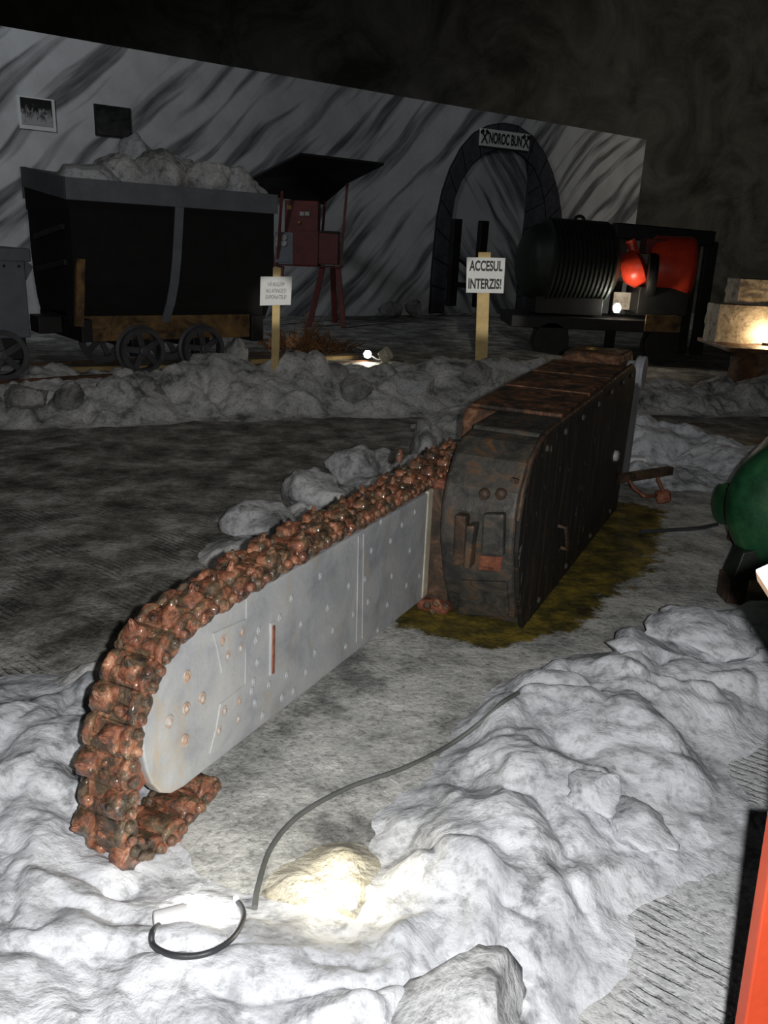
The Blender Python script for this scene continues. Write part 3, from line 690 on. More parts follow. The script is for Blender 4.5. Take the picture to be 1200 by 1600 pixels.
# casing
headp = [(3.24, .012), (3.13, .2), (3.055, .42), (3.05, .55), (3.075, .65), (3.15, .76), (3.25, .815), (3.38, .838), (3.75, .855), (3.75, .012)]
MB().prism(headp, lambda l, z: ML(-1.185, l, z), lambda l, z: ML(-.86, l, z)).build('gear_head', M['head'], mach, .02, None, 3)
mainp = [(3.68, .012), (3.64, .05), (3.64, .80), (3.67, .855), (5.22, .925), (5.32, .90), (5.34, .80), (5.30, .012)]
MB().prism(mainp, lambda l, z: ML(-1.335, l, z), lambda l, z: ML(-.852, l, z)).build('casing', M['casing'], mach, .012)
sidep = [(3.235, .004), (3.12, .2), (3.04, .42), (3.035, .55), (3.06, .66), (3.14, .775), (3.25, .83), (3.38, .855), (3.8, .868), (4.4, .893), (4.46, .905), (5.25, .938), (5.36, .90), (5.385, .78), (5.32, .004)]
MB().prism(sidep, lambda l, z: ML(-.858, l, z), lambda l, z: ML(-.835, l, z)).build('side_plate', M['side'], mach, .006)
# rusted flange bead along the upper edge of the side plate
MB().tube([ML(-.848, l, z + .004) for l, z in sidep[3:13]], .011, 8).build('edge_bead', M['bracket'], mach, 0, 60)
# top cover plates
for l0, l1, w0 in ((3.70, 4.22, -1.32), (4.245, 4.72, -1.325), (4.745, 5.20, -1.32)):
    z0 = .857 + (l0 - 3.67) * .0452; z1 = .857 + (l1 - 3.67) * .0452
    MB().prism([(l0, z0 - .004), (l1, z1 - .004), (l1, z1 + .014), (l0, z0 + .014)], lambda l, z: ML(w0, l, z), lambda l, z: ML(-.875, l, z)).build('cover_plate', M['casing'], mach, .005)
MB().prism([(3.33, .83), (3.66, .846), (3.66, .862), (3.34, .848)], lambda l, z: ML(-1.17, l, z), lambda l, z: ML(-.875, l, z)).build('cover_plate', M['head'], mach, .006)
# raised end cover
e = MB().prism([(5.28, .5), (5.30, .93), (5.36, .985), (5.72, .985), (5.80, .93), (5.80, .5)], lambda l, z: ML(-1.30, l, z), lambda l, z: ML(-.93, l, z)).build('end_cover', M['casing'], mach, .02)
MB().ring(ML(-1.16, 5.52, .992), (0, 0, 1), .035, .008).build('cover_eye', M['brass'], e, 0, 60)
# bolts along the side flange
bl = MB().dome((0, 0, 0), (1, 0, 0), .016, .014, 8).mesh('bolt'); bl.materials.append(M['head'])
def mbolt(loc, s=1.0, axis='x', mat_mesh=None):
    o = bpy.data.objects.new('bolt', mat_mesh or bl); COL.objects.link(o); o.parent = mach; o.location = loc; o.scale = (s, s, s)
    if axis == 'y': o.rotation_euler = (0, 0, -PI / 2)
    if axis == 'z': o.rotation_euler = (0, -PI / 2, 0)
for l in (3.32, 3.62, 3.95, 4.3, 4.62, 4.95, 5.22):
    mbolt(ML(-.836, l, float(np.interp(l, [p[0] for p in sidep[4:13]], [p[1] for p in sidep[4:13]])) - .05))
for l in (3.45, 3.95, 4.5, 5.05): mbolt(ML(-.836, l, .06))
# front face of the head, following its slope
def front_l(z): return float(np.interp(z, [.012, .2, .42, .55, .65, .76], [3.24, 3.13, 3.055, 3.05, 3.075, 3.15]))
def pxf(px, py):
    l = 3.1
    for _ in range(6): q = pxl(px, py, l); l = front_l(q[2])
    return q
bb = MB().dome((0, 0, 0), (1, 0, 0), .026, .024, 10).mesh('bolt'); bb.materials.append(M['bracket'])
for px, py in ((757, 772), (783, 772)): q = pxf(px, py); mbolt((q[0], q[1] + .004, q[2]), 1, 'y', bb)
for px, py in ((743, 930), (771, 934)):
    q = pxf(px, py); MB().lathe([(0, .036), (.010, .034), (.010, .026), (.004, .024), (.008, .012)], q, (0, -1, -.3), 16).build('socket_ring', M['head'], mach, 0, 40)
def face_block(name, quad, depth, mt, bev=.006):
    pts = [pxf(*p) for p in quad]; vs = [(p[0], p[1] + .02, p[2]) for p in pts] + [(p[0], p[1] - depth, p[2]) for p in pts]
    MB().add(vs, [(0, 1, 2, 3), (7, 6, 5, 4), (0, 4, 5, 1), (1, 5, 6, 2), (2, 6, 7, 3), (3, 7, 4, 0)]).build(name, mt, mach, bev)
face_block('latch_block', ((716, 800), (735, 802), (731, 880), (713, 878)), .05, M['bracket'], .01)
face_block('latch_block', ((737, 815), (750, 815), (742, 882), (733, 882)), .07, M['head'], .008)
face_block('bearing_cap', ((758, 800), (792, 800), (790, 866), (754, 864)), .035, M['head'], .012)
face_block('lower_plate', ((722, 905), (794, 908), (797, 962), (716, 958)), .02, M['head'], .006)
face_block('rust_pocket', ((750, 868), (786, 870), (782, 892), (748, 890)), .006, M['rail_rust'], .002)
face_block('edge_strip', ((800, 745), (812, 748), (806, 965), (793, 960)), .018, M['bracket'], .004)
# hinge post between bar and head
MB().box(ML(-1.30, 3.21, .05), ML(-1.185, 3.34, .595)).build('hinge_post', M['bracket'], mach, .012)
MB().box(ML(-1.31, 3.18, .58), ML(-1.17, 3.36, .625)).build('hinge_cap', M['rail_rust'], mach, .014)
MB().box(ML(-1.32, 3.17, .006), ML(-1.17, 3.36, .06)).build('hinge_foot', M['rail_rust'], mach, .016)
rb = MB().dome((0, 0, 0), (1, 0, 0), .020, .022, 8).mesh('bolt'); rb.materials.append(M['chain'])
for px, py in ((668, 945), (682, 942), (697, 948), (676, 955)): q = pxl(px, py, 3.17); mbolt(q, 1, 'y', rb)
MB().box(ML(-1.305, 3.16, .07), ML(-1.285, 3.24, .57)).build('sealant_strip', M['sealant'], mach, .006)
# handle on the side plate and fitting near the back
q0 = pxw(874, 822, -.83); q1 = pxw(878, 856, -.83)
MB().tube([(q0[0] - .01, q0[1], q0[2]), (q0[0] + .03, q0[1], q0[2]), (q1[0] + .03, q1[1], q1[2]), (q1[0] - .01, q1[1], q1[2])], .011, 8).build('side_handle', M['bracket'], mach, 0, 60)
q0 = pxw(960, 712, -.835); MB().lathe([(0, .035), (.02, .033), (.028, .02)], q0, (1, 0, 0), 14).build('side_boss', M['dial'], mach, 0, 50)
# white end panel and cable drum
MB().box(ML(-.90, 5.36, .16), ML(-.84, 5.66, .80)).build('end_panel', M['white_paint'], mach, .01)
dr = MB().lathe([(-.05, .08), (0, .09), (.02, .095), (.03, .07), (.14, .07), (.155, .10), (.17, .105), (.185, .10), (.195, .105), (.21, .10)], ML(-1.03, 5.62, .86), (1, 0, 0), 28).build('cable_drum', M['white_paint'], mach, .003, 35)
# tow bar and hook at the back
a = pxw(965, 748, -.84); tb = onplane(1048, 735, np.array([0, 5.35, 0]), np.array([0, 1, 0]))
aw = Vector((*mw(a[0] + W0, a[1] + L0), a[2]))
def to_local(p): 
    d = np.array([p[0], p[1], 0]); return ML(d @ WV, d @ LV, p[2])
tbl = Vector(to_local(tb)); a = Vector(a)
MB().bar(a - (tbl - a) * .15, tbl, .05, .055).build('tow_bar', M['bracket'], mach, .006)
h0 = a + (tbl - a) * .75; hz = gz(*mw(h0[0] + W0, h0[1] + L0)) + .02
hk = to_local(onplane(1036, 776, np.array([0, 5.3, 0]), np.array([0, 1, 0])))
MB().tube([h0, (h0[0] + .01, h0[1], h0[2] - .05), (hk[0], hk[1], hk[2] + .03), hk], .012, 8).build('tow_chain', M['rail_rust'], mach, 0, 60)
MB().lathe([(-.05, .02), (-.04, .045), (.0, .05), (.04, .042), (.05, .02)], hk, (1, .2, .3), 10).build('tow_hook', M['rail_rust'], mach, .004, 50)
hh = a + (tbl - a) * .18
MB().tube([hh, (hh[0] + .05, hh[1] - .02, hh[2] - .06), (hh[0] + .12, hh[1] - .02, hh[2] - .10), (hk[0] - .03, hk[1], hk[2])], .012, 8).build('tow_chain', M['rail_rust'], mach, 0, 60)
q = ground(1000, 738)
o = MB().box((-.09, -.05, 0), (.09, .05, .09)).build('white_block', M['paper'], None, .004); o.location = (q[0] - .02, q[1] + .15, q[2]); tag(o, 'small white block on the floor behind the rusty tow bar', 'block')

# ------------------------------------------------------------------ cables and foreground lamps
def cable(name, pts, r, mt, label, cat='cable'):
    P = [Vector(p) for p in pts]; out = []
    for i in range(len(P) - 1):                              # Catmull-Rom
        a, b, c, d = P[max(i - 1, 0)], P[i], P[i + 1], P[min(i + 2, len(P) - 1)]
        for k in range(8):
            t = k / 8; out.append(.5 * ((2 * b) + (c - a) * t + (2 * a - 5 * b + 4 * c - d) * t * t + (3 * b - a - 3 * c + d) * t ** 3))
    out.append(P[-1]); o = MB().tube(out, r, 10).build(name, mt, None, 0, 80); tag(o, label, cat); return o
NEAR = (0.45, 4.4, -1.7, 2.7)
def surf(x, y):
    X_ = np.array([[float(x)]]); Y_ = np.array([[float(y)]])
    return float(floor_h(X_, Y_)[0, 0] + max(0, bank_field(X_, Y_, nearA, 3, .12, 1.0)[0, 0]))
def onsurf(px, py):
    z = 0.03
    for _ in range(14): p = onz(px, py, z); z = .5 * z + .5 * surf(p[0], p[1])
    return onz(px, py, z)
pts = []
for px, py in ((398, 1422), (404, 1385), (425, 1325), (470, 1275), (545, 1233), (630, 1203), (700, 1168), (750, 1132), (785, 1100), (810, 1085)):
    q = onsurf(px, py); pts.append((q[0], q[1], q[2] + .006))
cable('cable', pts, .0075, M['cable_grey'], 'long dusty cable snaking over the floor from the lit rock towards the casing')
lp = onsurf(272, 1446)
lt = thing('spot_lamp', 'small white lamp with bare wires lying lit on the salt in the foreground', 'lamp', (lp[0], lp[1], lp[2]), math.radians(18))
MB().lathe([(-.045, .012), (-.042, .021), (.02, .025), (.032, .022)], (0, 0, .024), (1, 0, 0), 20).build('lamp_holder', M['white_plastic'], lt, .002, 40)
MB().lathe([(0, .014), (.012, .02), (.03, .021), (.042, .012), (.046, .003)], (.032, 0, .024), (1, 0, 0), 18).build('bulb', M['bulb'], lt, 0, 180)
loop = []
for px, py in ((248, 1450), (238, 1462), (240, 1482), (265, 1496), (300, 1499), (335, 1490), (365, 1468), (380, 1440), (378, 1422), (370, 1412)):
    q = onsurf(px, py); loop.append((q[0], q[1], q[2] + .008))
cb = cable('cable', loop, .0065, M['cable'], 'short thick black cable looped in front of the small lit lamp')
l0 = Vector(loop[0]) - Vector((lp[0], lp[1], lp[2])); l0 = Matrix.Rotation(-math.radians(18), 3, 'Z') @ l0
MB().tube([l0, (l0 + Vector((-.042, 0, .03))) / 2 + Vector((0, 0, .012)), (-.042, .004, .028)], .0022, 6).build('blue_wire', M['blue_wire'], lt, 0, 80)
MB().tube([l0, (l0 + Vector((-.03, -.02, .02))) / 2, (-.030, -.018, .012)], .0025, 6).build('brown_wire', M['brown_wire'], lt, 0, 80)
e = loop[-1]
o = MB().lathe([(-.012, .004), (-.008, .0075), (.010, .0075), (.014, .004)], e, (-.2, .3, .8), 10).build('connector', M['white_plastic'], cb, 0, 60)
lq = onsurf(330, 1428)
lamp('spot_lamp_light', 'POINT', (lq[0] + .0, lq[1] + .01, lq[2] + .05), 0.55, (1, .97, .9), .012)
lq2 = onsurf(545, 1412)
l2 = thing('spot_lamp', 'small lit bulb half hidden behind the salt crust under the yellowish rock', 'lamp', (lq2[0], lq2[1], lq2[2]))
MB().lathe([(-.03, .012), (-.02, .018), (.0, .018)], (0, 0, .02), (-.3, .5, .5), 16).build('lamp_holder', M['white_plastic'], l2, .002, 40)
MB().lathe([(0, .013), (.012, .016), (.024, .009), (.027, .002)], (0, 0, .02), (-.3, .5, .5), 16).build('bulb', M['bulb'], l2, 0, 180)
lamp('spot_lamp_light', 'POINT', (lq2[0] - .03, lq2[1] + .02, lq2[2] + .10), 1.15, (1, .90, .68), .012)

# ------------------------------------------------------------------ green tank, signboard
gp = onz(1145, 945, 0.0)
tk = thing('green_tank', 'green round-ended tank cut off by the right edge, on a rusty foot', 'tank', (gp[0] + .38, gp[1] + .1, 0))
C0 = ony(1258, 806, gp[1] - .02); R = .365
def tl(p): return (p[0] - tk.location.x, p[1] - tk.location.y, p[2])
tax = Vector((.80, .60, 0)).normalized()
cc = Vector(tl(C0))
MB().lathe([(-.10, .02), (-.098, .10), (-.085, .2), (-.055, .29), (-.015, .33), (.05, .355), (.11, R), (.13, R), (.9, R), (.96, .35)], cc, (.52, .85, 0), 56).build('tank_shell', M['green'], tk, 0, 50)
c1 = ony(1140, 787, gp[1] + .95); cx = Vector(tl(c1))
MB().lathe([(-.06, .085), (-.055, .112), (-.04, .122), (.30, .122), (.32, .10)], cx, (1, .05, 0), 28).build('end_flange', M['green'], tk, .004, 40)
MB().bar((cx[0] + .06, cx[1] + .02, .0), (cx[0] + .06, cx[1] + .02, cx[2]), .05, .05).build('flange_foot', M['bracket'], tk, .004)
fx = Vector(tl(onz(1148, 945, 0)))
MB().box((fx[0] - .04, fx[1], .0), (fx[0] + .05, fx[1] + .14, .13)).build('wood_foot', M['bracket'], tk, .006)
MB().add([(fx[0] - .03, fx[1], .128), (fx[0] + .09, fx[1], .128), (fx[0] + .09, fx[1] + .14, .128), (fx[0] - .03, fx[1] + .14, .128), (fx[0], fx[1] + .01, .26), (fx[0] + .22, fx[1] + .01, .32), (fx[0] + .22, fx[1] + .13, .32), (fx[0], fx[1] + .13, .26)],
         [(0, 3, 2, 1), (4, 5, 6, 7), (0, 1, 5, 4), (1, 2, 6, 5), (2, 3, 7, 6), (3, 0, 4, 7)]).build('saddle', M['green_dark'], tk, .006)
pts = [(*onz(px, py)[:2], .012) for px, py in ((1120, 822), (1090, 828), (1050, 831), (1000, 834))]
cable('cable', pts, .012, M['cable'], 'thin dark cable on the floor leading left from the green tank')

sb = thing('information_stand', 'near signboard stand with orange-red post and white tilted panel, cut by the right edge', 'signboard', (0.62, .95, 0))
def sl(p): return (p[0] - .62, p[1] - .95, p[2])
# post: left edge follows (1200,1245)-(1145,1600)
ua, ub = ony(1200, 1245, 1.0), ony(1145, 1600, .93)
dirv = (ub - ua); t0 = (ua[2] - .80) / (ua[2] - ub[2]); t1 = (ua[2] - 0.0) / (ua[2] - ub[2])
pa, pb = ua + dirv * t0, ua + dirv * t1
off = np.array([.085, .03, 0])
MB().bar(sl(pa + off), sl(pb + off), .12, .03, (0, 1, 0)).build('post', M['red_board'], sb, .003)
k0 = ony(1181, 893, 1.0)
pn = [k0, ony(1290, 1062, .86), ony(1480, 900, .92), ony(1330, 826, 1.10)]
dn = np.array([.006, .004, -.014])
vs = [sl(p) for p in pn] + [sl(p + dn) for p in pn]
MB().add(vs, [(0, 1, 2, 3), (7, 6, 5, 4), (0, 4, 5, 1), (1, 5, 6, 2), (2, 6, 7, 3), (3, 7, 4, 0)]).build('panel', M['raw_edge'], sb)
vs = [sl(p + np.array([0, 0, .003])) for p in pn] + [sl(p + np.array([0, 0, .0005])) for p in pn]
MB().add(vs, [(0, 1, 2, 3), (7, 6, 5, 4), (0, 4, 5, 1), (1, 5, 6, 2), (2, 6, 7, 3), (3, 7, 4, 0)]).build('panel_sheet', M['paper'], sb)
pc = (pn[0] + pn[1] + pn[2] + pn[3]) / 4
MB().bar(sl(pa + off), sl(pc + dn), .06, .03, (0, 1, 0)).build('panel_bracket', M['red_board'], sb)

# ------------------------------------------------------------------ setting beyond: walls and ceiling
WA = np.array([-5.64, 12.93]); WB = np.array([5.83, 21.42])
wd = (WB - WA) / np.linalg.norm(WB - WA); wn = np.array([wd[1], -wd[0]])      # normal towards the camera
WO = WA - wd * 6.0; wlen = np.linalg.norm(WB - WA) + 6.0; WTOP = CAM_H + 2.75
WANG = math.atan2(wd[1], wd[0])
def wpx(px, py, off=0.0):                                  # pixel -> (s, z) on the mural wall
    o = np.array([*(WO + wn * off), 0]); q = onplane(px, py, o, np.array([*wn, 0])); return float((q[:2] - WO) @ wd), float(q[2])
o = MB().box((0, 0, 0.05), (wlen, .18, WTOP)).build('wall_left', M['mural']); o.location = (WO[0], WO[1], 0); o.rotation_euler = (0, 0, WANG); structure(o)
def wall_thing_at(s, z, off=0.0):
    return (WO[0] + wd[0] * s + wn[0] * off, WO[1] + wd[1] * s + wn[1] * off, z)
def rock_wall(name, p, q, z0, z1, n=70, amp=.5, seed=0):
    p, q = np.array(p, float), np.array(q, float); d = q - p; nn = np.array([-d[1], d[0]]) / np.linalg.norm(d)
    u = np.linspace(0, 1, n); v = np.linspace(0, 1, n // 2); U, V = np.meshgrid(u, v); L_ = np.linalg.norm(d)
    D = amp * (fbm(U * L_ * .5, V * (z1 - z0) * .5, 5, seed) - .5) * 2
    Xw = p[0] + d[0] * U + nn[0] * D; Yw = p[1] + d[1] * U + nn[1] * D; Zw = z0 + (z1 - z0) * V
    me, _ = grid_mesh(name, Xw, Yw, Zw); return structure(link(name, me, M['cave']))
rock_wall('wall_back', (-16, 25), (16, 25), -.1, 13, 120, .5, 51)
rock_wall('wall_right', (13.5, 26), (13.5, -1), -.1, 13, 100, .5, 61)
U, V = np.meshgrid(np.linspace(-16, 15, 60), np.linspace(-2, 26, 60))
me, _ = grid_mesh('ceiling', U, V, 12.5 + (fbm(U * .4, V * .4, 4, 71) - .5)); structure(link('ceiling', me, M['cave']))

for px, sd_, lb in ((612, 44, 'left of two dark rocks at the foot of the striped wall'), (648, 45, 'right of two dark rocks at the foot of the striped wall, nearer the arch')):
    _s, _z = wpx(px, 490, .45); q = wall_thing_at(_s, .29, .45); rock('salt_rock', q, (.32, .22, .2), sd_, M['rock_dark'], lb, sink=.1)
# photographs on the wall
for quad, mt, lb, border in ((((30, 153), (83, 156), (84, 205), (30, 196)), 'photo_a', 'black and white group photograph with white border on the striped wall, left of the two', True),
                             (((149, 165), (202, 170), (202, 212), (149, 212)), 'photo_b', 'very dark photograph on the striped wall, right of the two', False)):
    S = [wpx(*p, .03) for p in quad]; s0, s1 = S[0][0], S[1][0]; z1_ = (S[0][1] + S[1][1]) / 2; z0_ = (S[2][1] + S[3][1]) / 2
    t = thing('wall_photograph', lb, 'photograph', wall_thing_at((s0 + s1) / 2, z0_, .002), WANG)
    hw = (s1 - s0) / 2; hh_ = z1_ - z0_
    MB().box((-hw - .02, -.015, -.02), (hw + .02, -.001, hh_ + .02)).build('mount', M['paper'] if border else M['ink'], t)
    MB().box((-hw + .01, -.022, .04 if border else .0), (hw - .03 if border else hw, -.015, hh_)).build('print', M[mt], t)

# arch
def arch_side(pts): return [wpx(*p, .06) for p in pts]
outer_px = [(672, 490), (676, 420), (684, 340), (692, 300), (705, 262), (722, 230), (742, 207), (765, 195), (787, 191), (810, 196), (832, 211), (850, 236), (864, 268), (873, 300), (878, 335), (880, 400), (882, 480)]
inner_px = [(694, 489), (700, 410), (705, 350), (711, 310), (722, 281), (738, 257), (756, 242), (774, 235), (790, 233), (806, 237), (820, 247), (834, 262), (846, 288), (852, 320), (854, 350), (855, 400), (856, 480)]
O_, I_ = arch_side(outer_px), arch_side(inner_px)
as0 = O_[0][0]; az0 = 0.28
at = thing('mine_gate_arch', 'dark painted stone arch around a mock mine tunnel mouth on the striped wall', 'arch', wall_thing_at(as0, az0), WANG)
def al(s, z, off): return (s - as0, -off, z - az0)
def densify(P, n=8):
    P = np.array(P); t = np.r_[0, np.cumsum(np.linalg.norm(np.diff(P, axis=0), axis=1))]; s = np.linspace(0, t[-1], n); return np.stack([np.interp(s, t, P[:, 0]), np.interp(s, t, P[:, 1])], 1)
nv = 17; Od, Id = densify(O_, nv * 6 + 1), densify(I_, nv * 6 + 1)
mb = MB(); mj = MB()
for i in range(nv):
    a0, a1 = i * 6, i * 6 + 6
    ring_o = [Od[k] for k in range(a0, a1 + 1)]; ring_i = [Id[k] for k in range(a1, a0 - 1, -1)]
    poly = ring_o + ring_i; c = np.mean(poly, axis=0); poly = [c + (np.array(p) - c) * np.array([.93, .93]) for p in poly]
    mb.prism([tuple(p) for p in poly], lambda s, z: al(s, z, .0), lambda s, z: al(s, z, .07))
mb.build('stone_ring', M['stone_paint'], at, .01)
band = [tuple(p) for p in Od] + [tuple(p) for p in Id[::-1]]
c_out = []
for k in range(len(Od) - 1):
    vs = [al(*Od[k], .0), al(*Od[k + 1], .0), al(*Id[k + 1], .0), al(*Id[k], .0), al(*Od[k], .058), al(*Od[k + 1], .058), al(*Id[k + 1], .058), al(*Id[k], .058)]
    mj.add(vs, [(0, 3, 2, 1), (4, 5, 6, 7), (0, 1, 5, 4), (1, 2, 6, 5), (2, 3, 7, 6), (3, 0, 4, 7)])
mj.build('ring_mortar', M['joint'], at)
# tunnel painting and the reveal on its right
inn = [wpx(*p, .02) for p in inner_px]
split = [wpx(*p, .02) for p in ((826, 250), (820, 330), (812, 400), (804, 490))]
left = [inn[i] for i in range(0, 11)] + split
MB().prism(left, lambda s, z: al(s, z, .0), lambda s, z: al(s, z, .02)).build('tunnel_painting', M['tunnel'], at)
rb_ = split[::-1] ; rv = [inn[10], inn[11], inn[12], inn[13], inn[14], inn[15], inn[16]]
mb = MB(); Rr = densify([split[0]] + split[1:], 10); Ri = densify(rv, 10)
for i in range(9):
    poly = [Rr[i], Ri[i], Ri[i + 1], Rr[i + 1]]; c = np.mean(poly, axis=0); poly = [tuple(c + (np.array(p) - c) * .93) for p in poly]
    mb.prism(poly, lambda s, z: al(s, z, .0), lambda s, z: al(s, z, .035))
mb.build('reveal_stones', M['stone_paint'], at, .006)
mj = MB()
for i in range(9):
    mj.prism([tuple(Rr[i]), tuple(Ri[i]), tuple(Ri[i + 1]), tuple(Rr[i + 1])], lambda s, z: al(s, z, .0), lambda s, z: al(s, z, .026))
mj.build('reveal_mortar', M['joint'], at)

def text_mesh(body, size, mt, parent, loc, rot=(PI / 2, 0, 0), align='CENTER', bold=0.0, sx=1.0, shear=0.0, name='lettering', spacing=1.0, line=1.0, depth=.002):
    cu = bpy.data.curves.new(name, 'FONT'); cu.body = body; cu.size = size; cu.align_x = align; cu.align_y = 'CENTER'; cu.extrude = depth; cu.offset = bold; cu.shear = shear; cu.space_character = spacing; cu.space_line = line
    t = bpy.data.objects.new(name, cu); COL.objects.link(t); bpy.context.view_layer.update()
    me = bpy.data.meshes.new_from_object(t.evaluated_get(bpy.context.evaluated_depsgraph_get())); COL.objects.unlink(t); bpy.data.objects.remove(t)
    o = link(name, me, None, parent); me.materials.clear(); me.materials.append(mt); o.location = loc; o.rotation_euler = rot; o.scale = (sx, 1, 1); return o
# greeting sign over the arch
sg = [wpx(*p, .11) for p in ((752, 200), (828, 210), (826, 236), (752, 227))]
s0, s1 = sg[0][0], sg[1][0]; zl = (sg[0][1] + sg[3][1]) / 2; zr = (sg[1][1] + sg[2][1]) / 2; hgt = ((sg[0][1] - sg[3][1]) + (sg[1][1] - sg[2][1])) / 2; wdt = s1 - s0
gs = thing('greeting_sign', 'white sign with crossed hammers reading NOROC BUN at the crown of the arch', 'sign', wall_thing_at((s0 + s1) / 2, (zl + zr) / 2, .115), WANG)
gs.rotation_euler = (0, math.atan2(zl - zr, wdt) , WANG)
MB().box((-wdt / 2, -.0, -hgt / 2), (wdt / 2, .045, hgt / 2)).build('board', M['paper'], gs)
text_mesh('NOROC BUN', hgt * .88, M['ink'], gs, (0, -.003, -.01), bold=.008, sx=wdt * .66 / (hgt * .88 * 5.9), spacing=1.0)
for sx_ in (-1, 1):
    mb = MB(); hx = sx_ * wdt * .425; k = hgt * .36
    for a in (-1, 1):
        p, q = Vector((hx - a * k * .7, -.004, -k)), Vector((hx + a * k * .7, -.004, k))
        mb.bar(p, q, .03, .006, (0, 1, 0)); d = (q - p).normalized(); e2 = Vector((d.z, 0, -d.x))
        mb.bar(q - e2 * k * .42 - d * .02, q + e2 * k * .42 - d * .02, .06, .006, (0, 1, 0))
    mb.build('crossed_hammers', M['ink'], gs)

# timber frame standing in front of the tunnel painting
_s, _z = wpx(715, 478, .7); tf0 = wall_thing_at(_s, .29, .7); fb = thing('timber_frame', 'dark timber frame of two posts in front of the painted tunnel mouth', 'timber frame', tf0, WANG)
YF = tf0[1] - .0
def tfl(px, py, dY=0.0):
    q = ony(px, py, YF + dY); v = Vector((q[0] - tf0[0], q[1] - tf0[1], q[2] - tf0[2])); return Matrix.Rotation(-WANG, 3, 'Z') @ v
MB().bar(tfl(714, 342), tfl(704, 478), .20, .12, (0, 1, 0)).build('post', M['iron'], fb, .01)
MB().bar(tfl(756, 345, .3), tfl(745, 480, .3), .20, .12, (0, 1, 0)).build('post', M['iron'], fb, .01)
MB().bar(tfl(706, 444), tfl(750, 448, .3), .10, .28, (0, 1, 0)).build('crossbar', M['iron'], fb, .01)
MB().bar(tfl(712, 400), tfl(745, 430, .3), .05, .05, (0, 1, 0)).build('brace', M['iron'], fb, .005)

# ------------------------------------------------------------------ mine wagon
w0 = np.array([-2.42, 8.01]); wdv = np.array([math.cos(math.radians(38)), math.sin(math.radians(38))]); wdv /= np.linalg.norm(wdv); wnv = np.array([-wdv[1], wdv[0]])
WZ = .30; WGA = math.atan2(wdv[1], wdv[0])
wg = thing('mine_wagon', 'black mine tub wagon with blue-grey rim and ochre timber chassis, heaped with rocks', 'mine wagon', (*w0, WZ), WGA)
def wl(px, py, dep=0.0):
    o = np.array([*(w0 + wnv * dep), 0]); q = onplane(px, py, o, np.array([*wnv, 0])); return Vector((float((q[:2] - w0) @ wdv), dep, float(q[2] - WZ)))
# wheels
def wheel_mesh(r):
    mb = MB(); mb.lathe([(-.05, r * .80), (-.05, r * 1.0), (-.035, r * 1.03), (.03, r), (.045, r * 1.12), (.06, r * 1.12), (.06, r * .82)], (0, 0, 0), (0, 1, 0), 36)
    mb.f = mb.f[:-2]; n = 36; k = 6
    mb.f += [(k * n + j, k * n + (j + 1) % n, (j + 1) % n, j) for j in range(n)]
    mb.lathe([(-.075, r * .12), (-.07, r * .2), (.04, r * .22)], (0, 0, 0), (0, 1, 0), 16)
    for i in range(5):
        a = 2 * PI * i / 5 + .5; p = Vector((math.cos(a), 0, math.sin(a)))
        mb.bar(p * r * .15 + Vector((0, -.02, 0)), p * r * .86 + Vector((0, -.005, 0)), .055, .03, (0, 1, 0))
    me = mb.mesh('wheel'); me.materials.append(M['wheel']); return me
M['wheel'] = plain('worn_wheel_iron', (0.07, 0.07, 0.078), 0.5, 0.2, 0.3)
wr = .215; wm = wheel_mesh(wr)
for px, py, dep in ((222, 549, -.03), (317, 548, -.03), (158, 546, 1.0), (262, 545, 1.0)):
    q = wl(px, py, dep); o = bpy.data.objects.new('wheel', wm); COL.objects.link(o); o.parent = wg; o.location = (q.x, dep, wr * 1.08)
    if dep > .5: o.rotation_euler = (0, 0, PI)
a, b = wl(132, 490), wl(392, 493); c, d = wl(132, 537), wl(392, 525)
xL, xR = a.x, b.x; zt = (a.z + b.z) / 2; zb = (c.z + d.z) / 2
fr = MB(); fr.box((xL, .02, zb), (xR, .10, zt)); fr.build('chassis_beam', M['beam'], wg, .008)
MB().box((xL, .94, zb), (xR, 1.02, zt)).build('chassis_beam', M['beam'], wg, .008)
MB().box((xL - .10, -.20, zb + .02), (xL, 1.06, zt - .02)).build('buffer_beam', M['iron'], wg, .008)
MB().box((xL - .32, .34, zb + .05), (xL - .10, .62, zt - .03)).build('coupling_block', M['iron'], wg, .01)
MB().box((xL, .10, zt - .10), (xR, .94, zt)).build('chassis_deck', M['iron'], wg)
MB().box((xR, -.02, zb - .04), (xR + .14, 1.06, zt - .02)).build('buffer_beam', M['iron'], wg, .008)
for px in (222, 317):
    q = wl(px, 549); MB().tube([(q.x, -.02, wr * 1.08), (q.x, 1.0, wr * 1.08)], .03, 10).build('axle', M['iron'], wg, 0, 60)
    MB().box((q.x - .09, .02, wr * .8), (q.x + .09, .10, zb + .02)).build('axle_box', M['iron'], wg, .008)
s_, e_ = wl(125, 404, -.2), wl(122, 492, -.2)
MB().bar((s_.x, -.2, s_.z), (e_.x, -.2, e_.z - .10), .075, .06, (0, 1, 0)).build('stake', M['beam'], wg, .004)
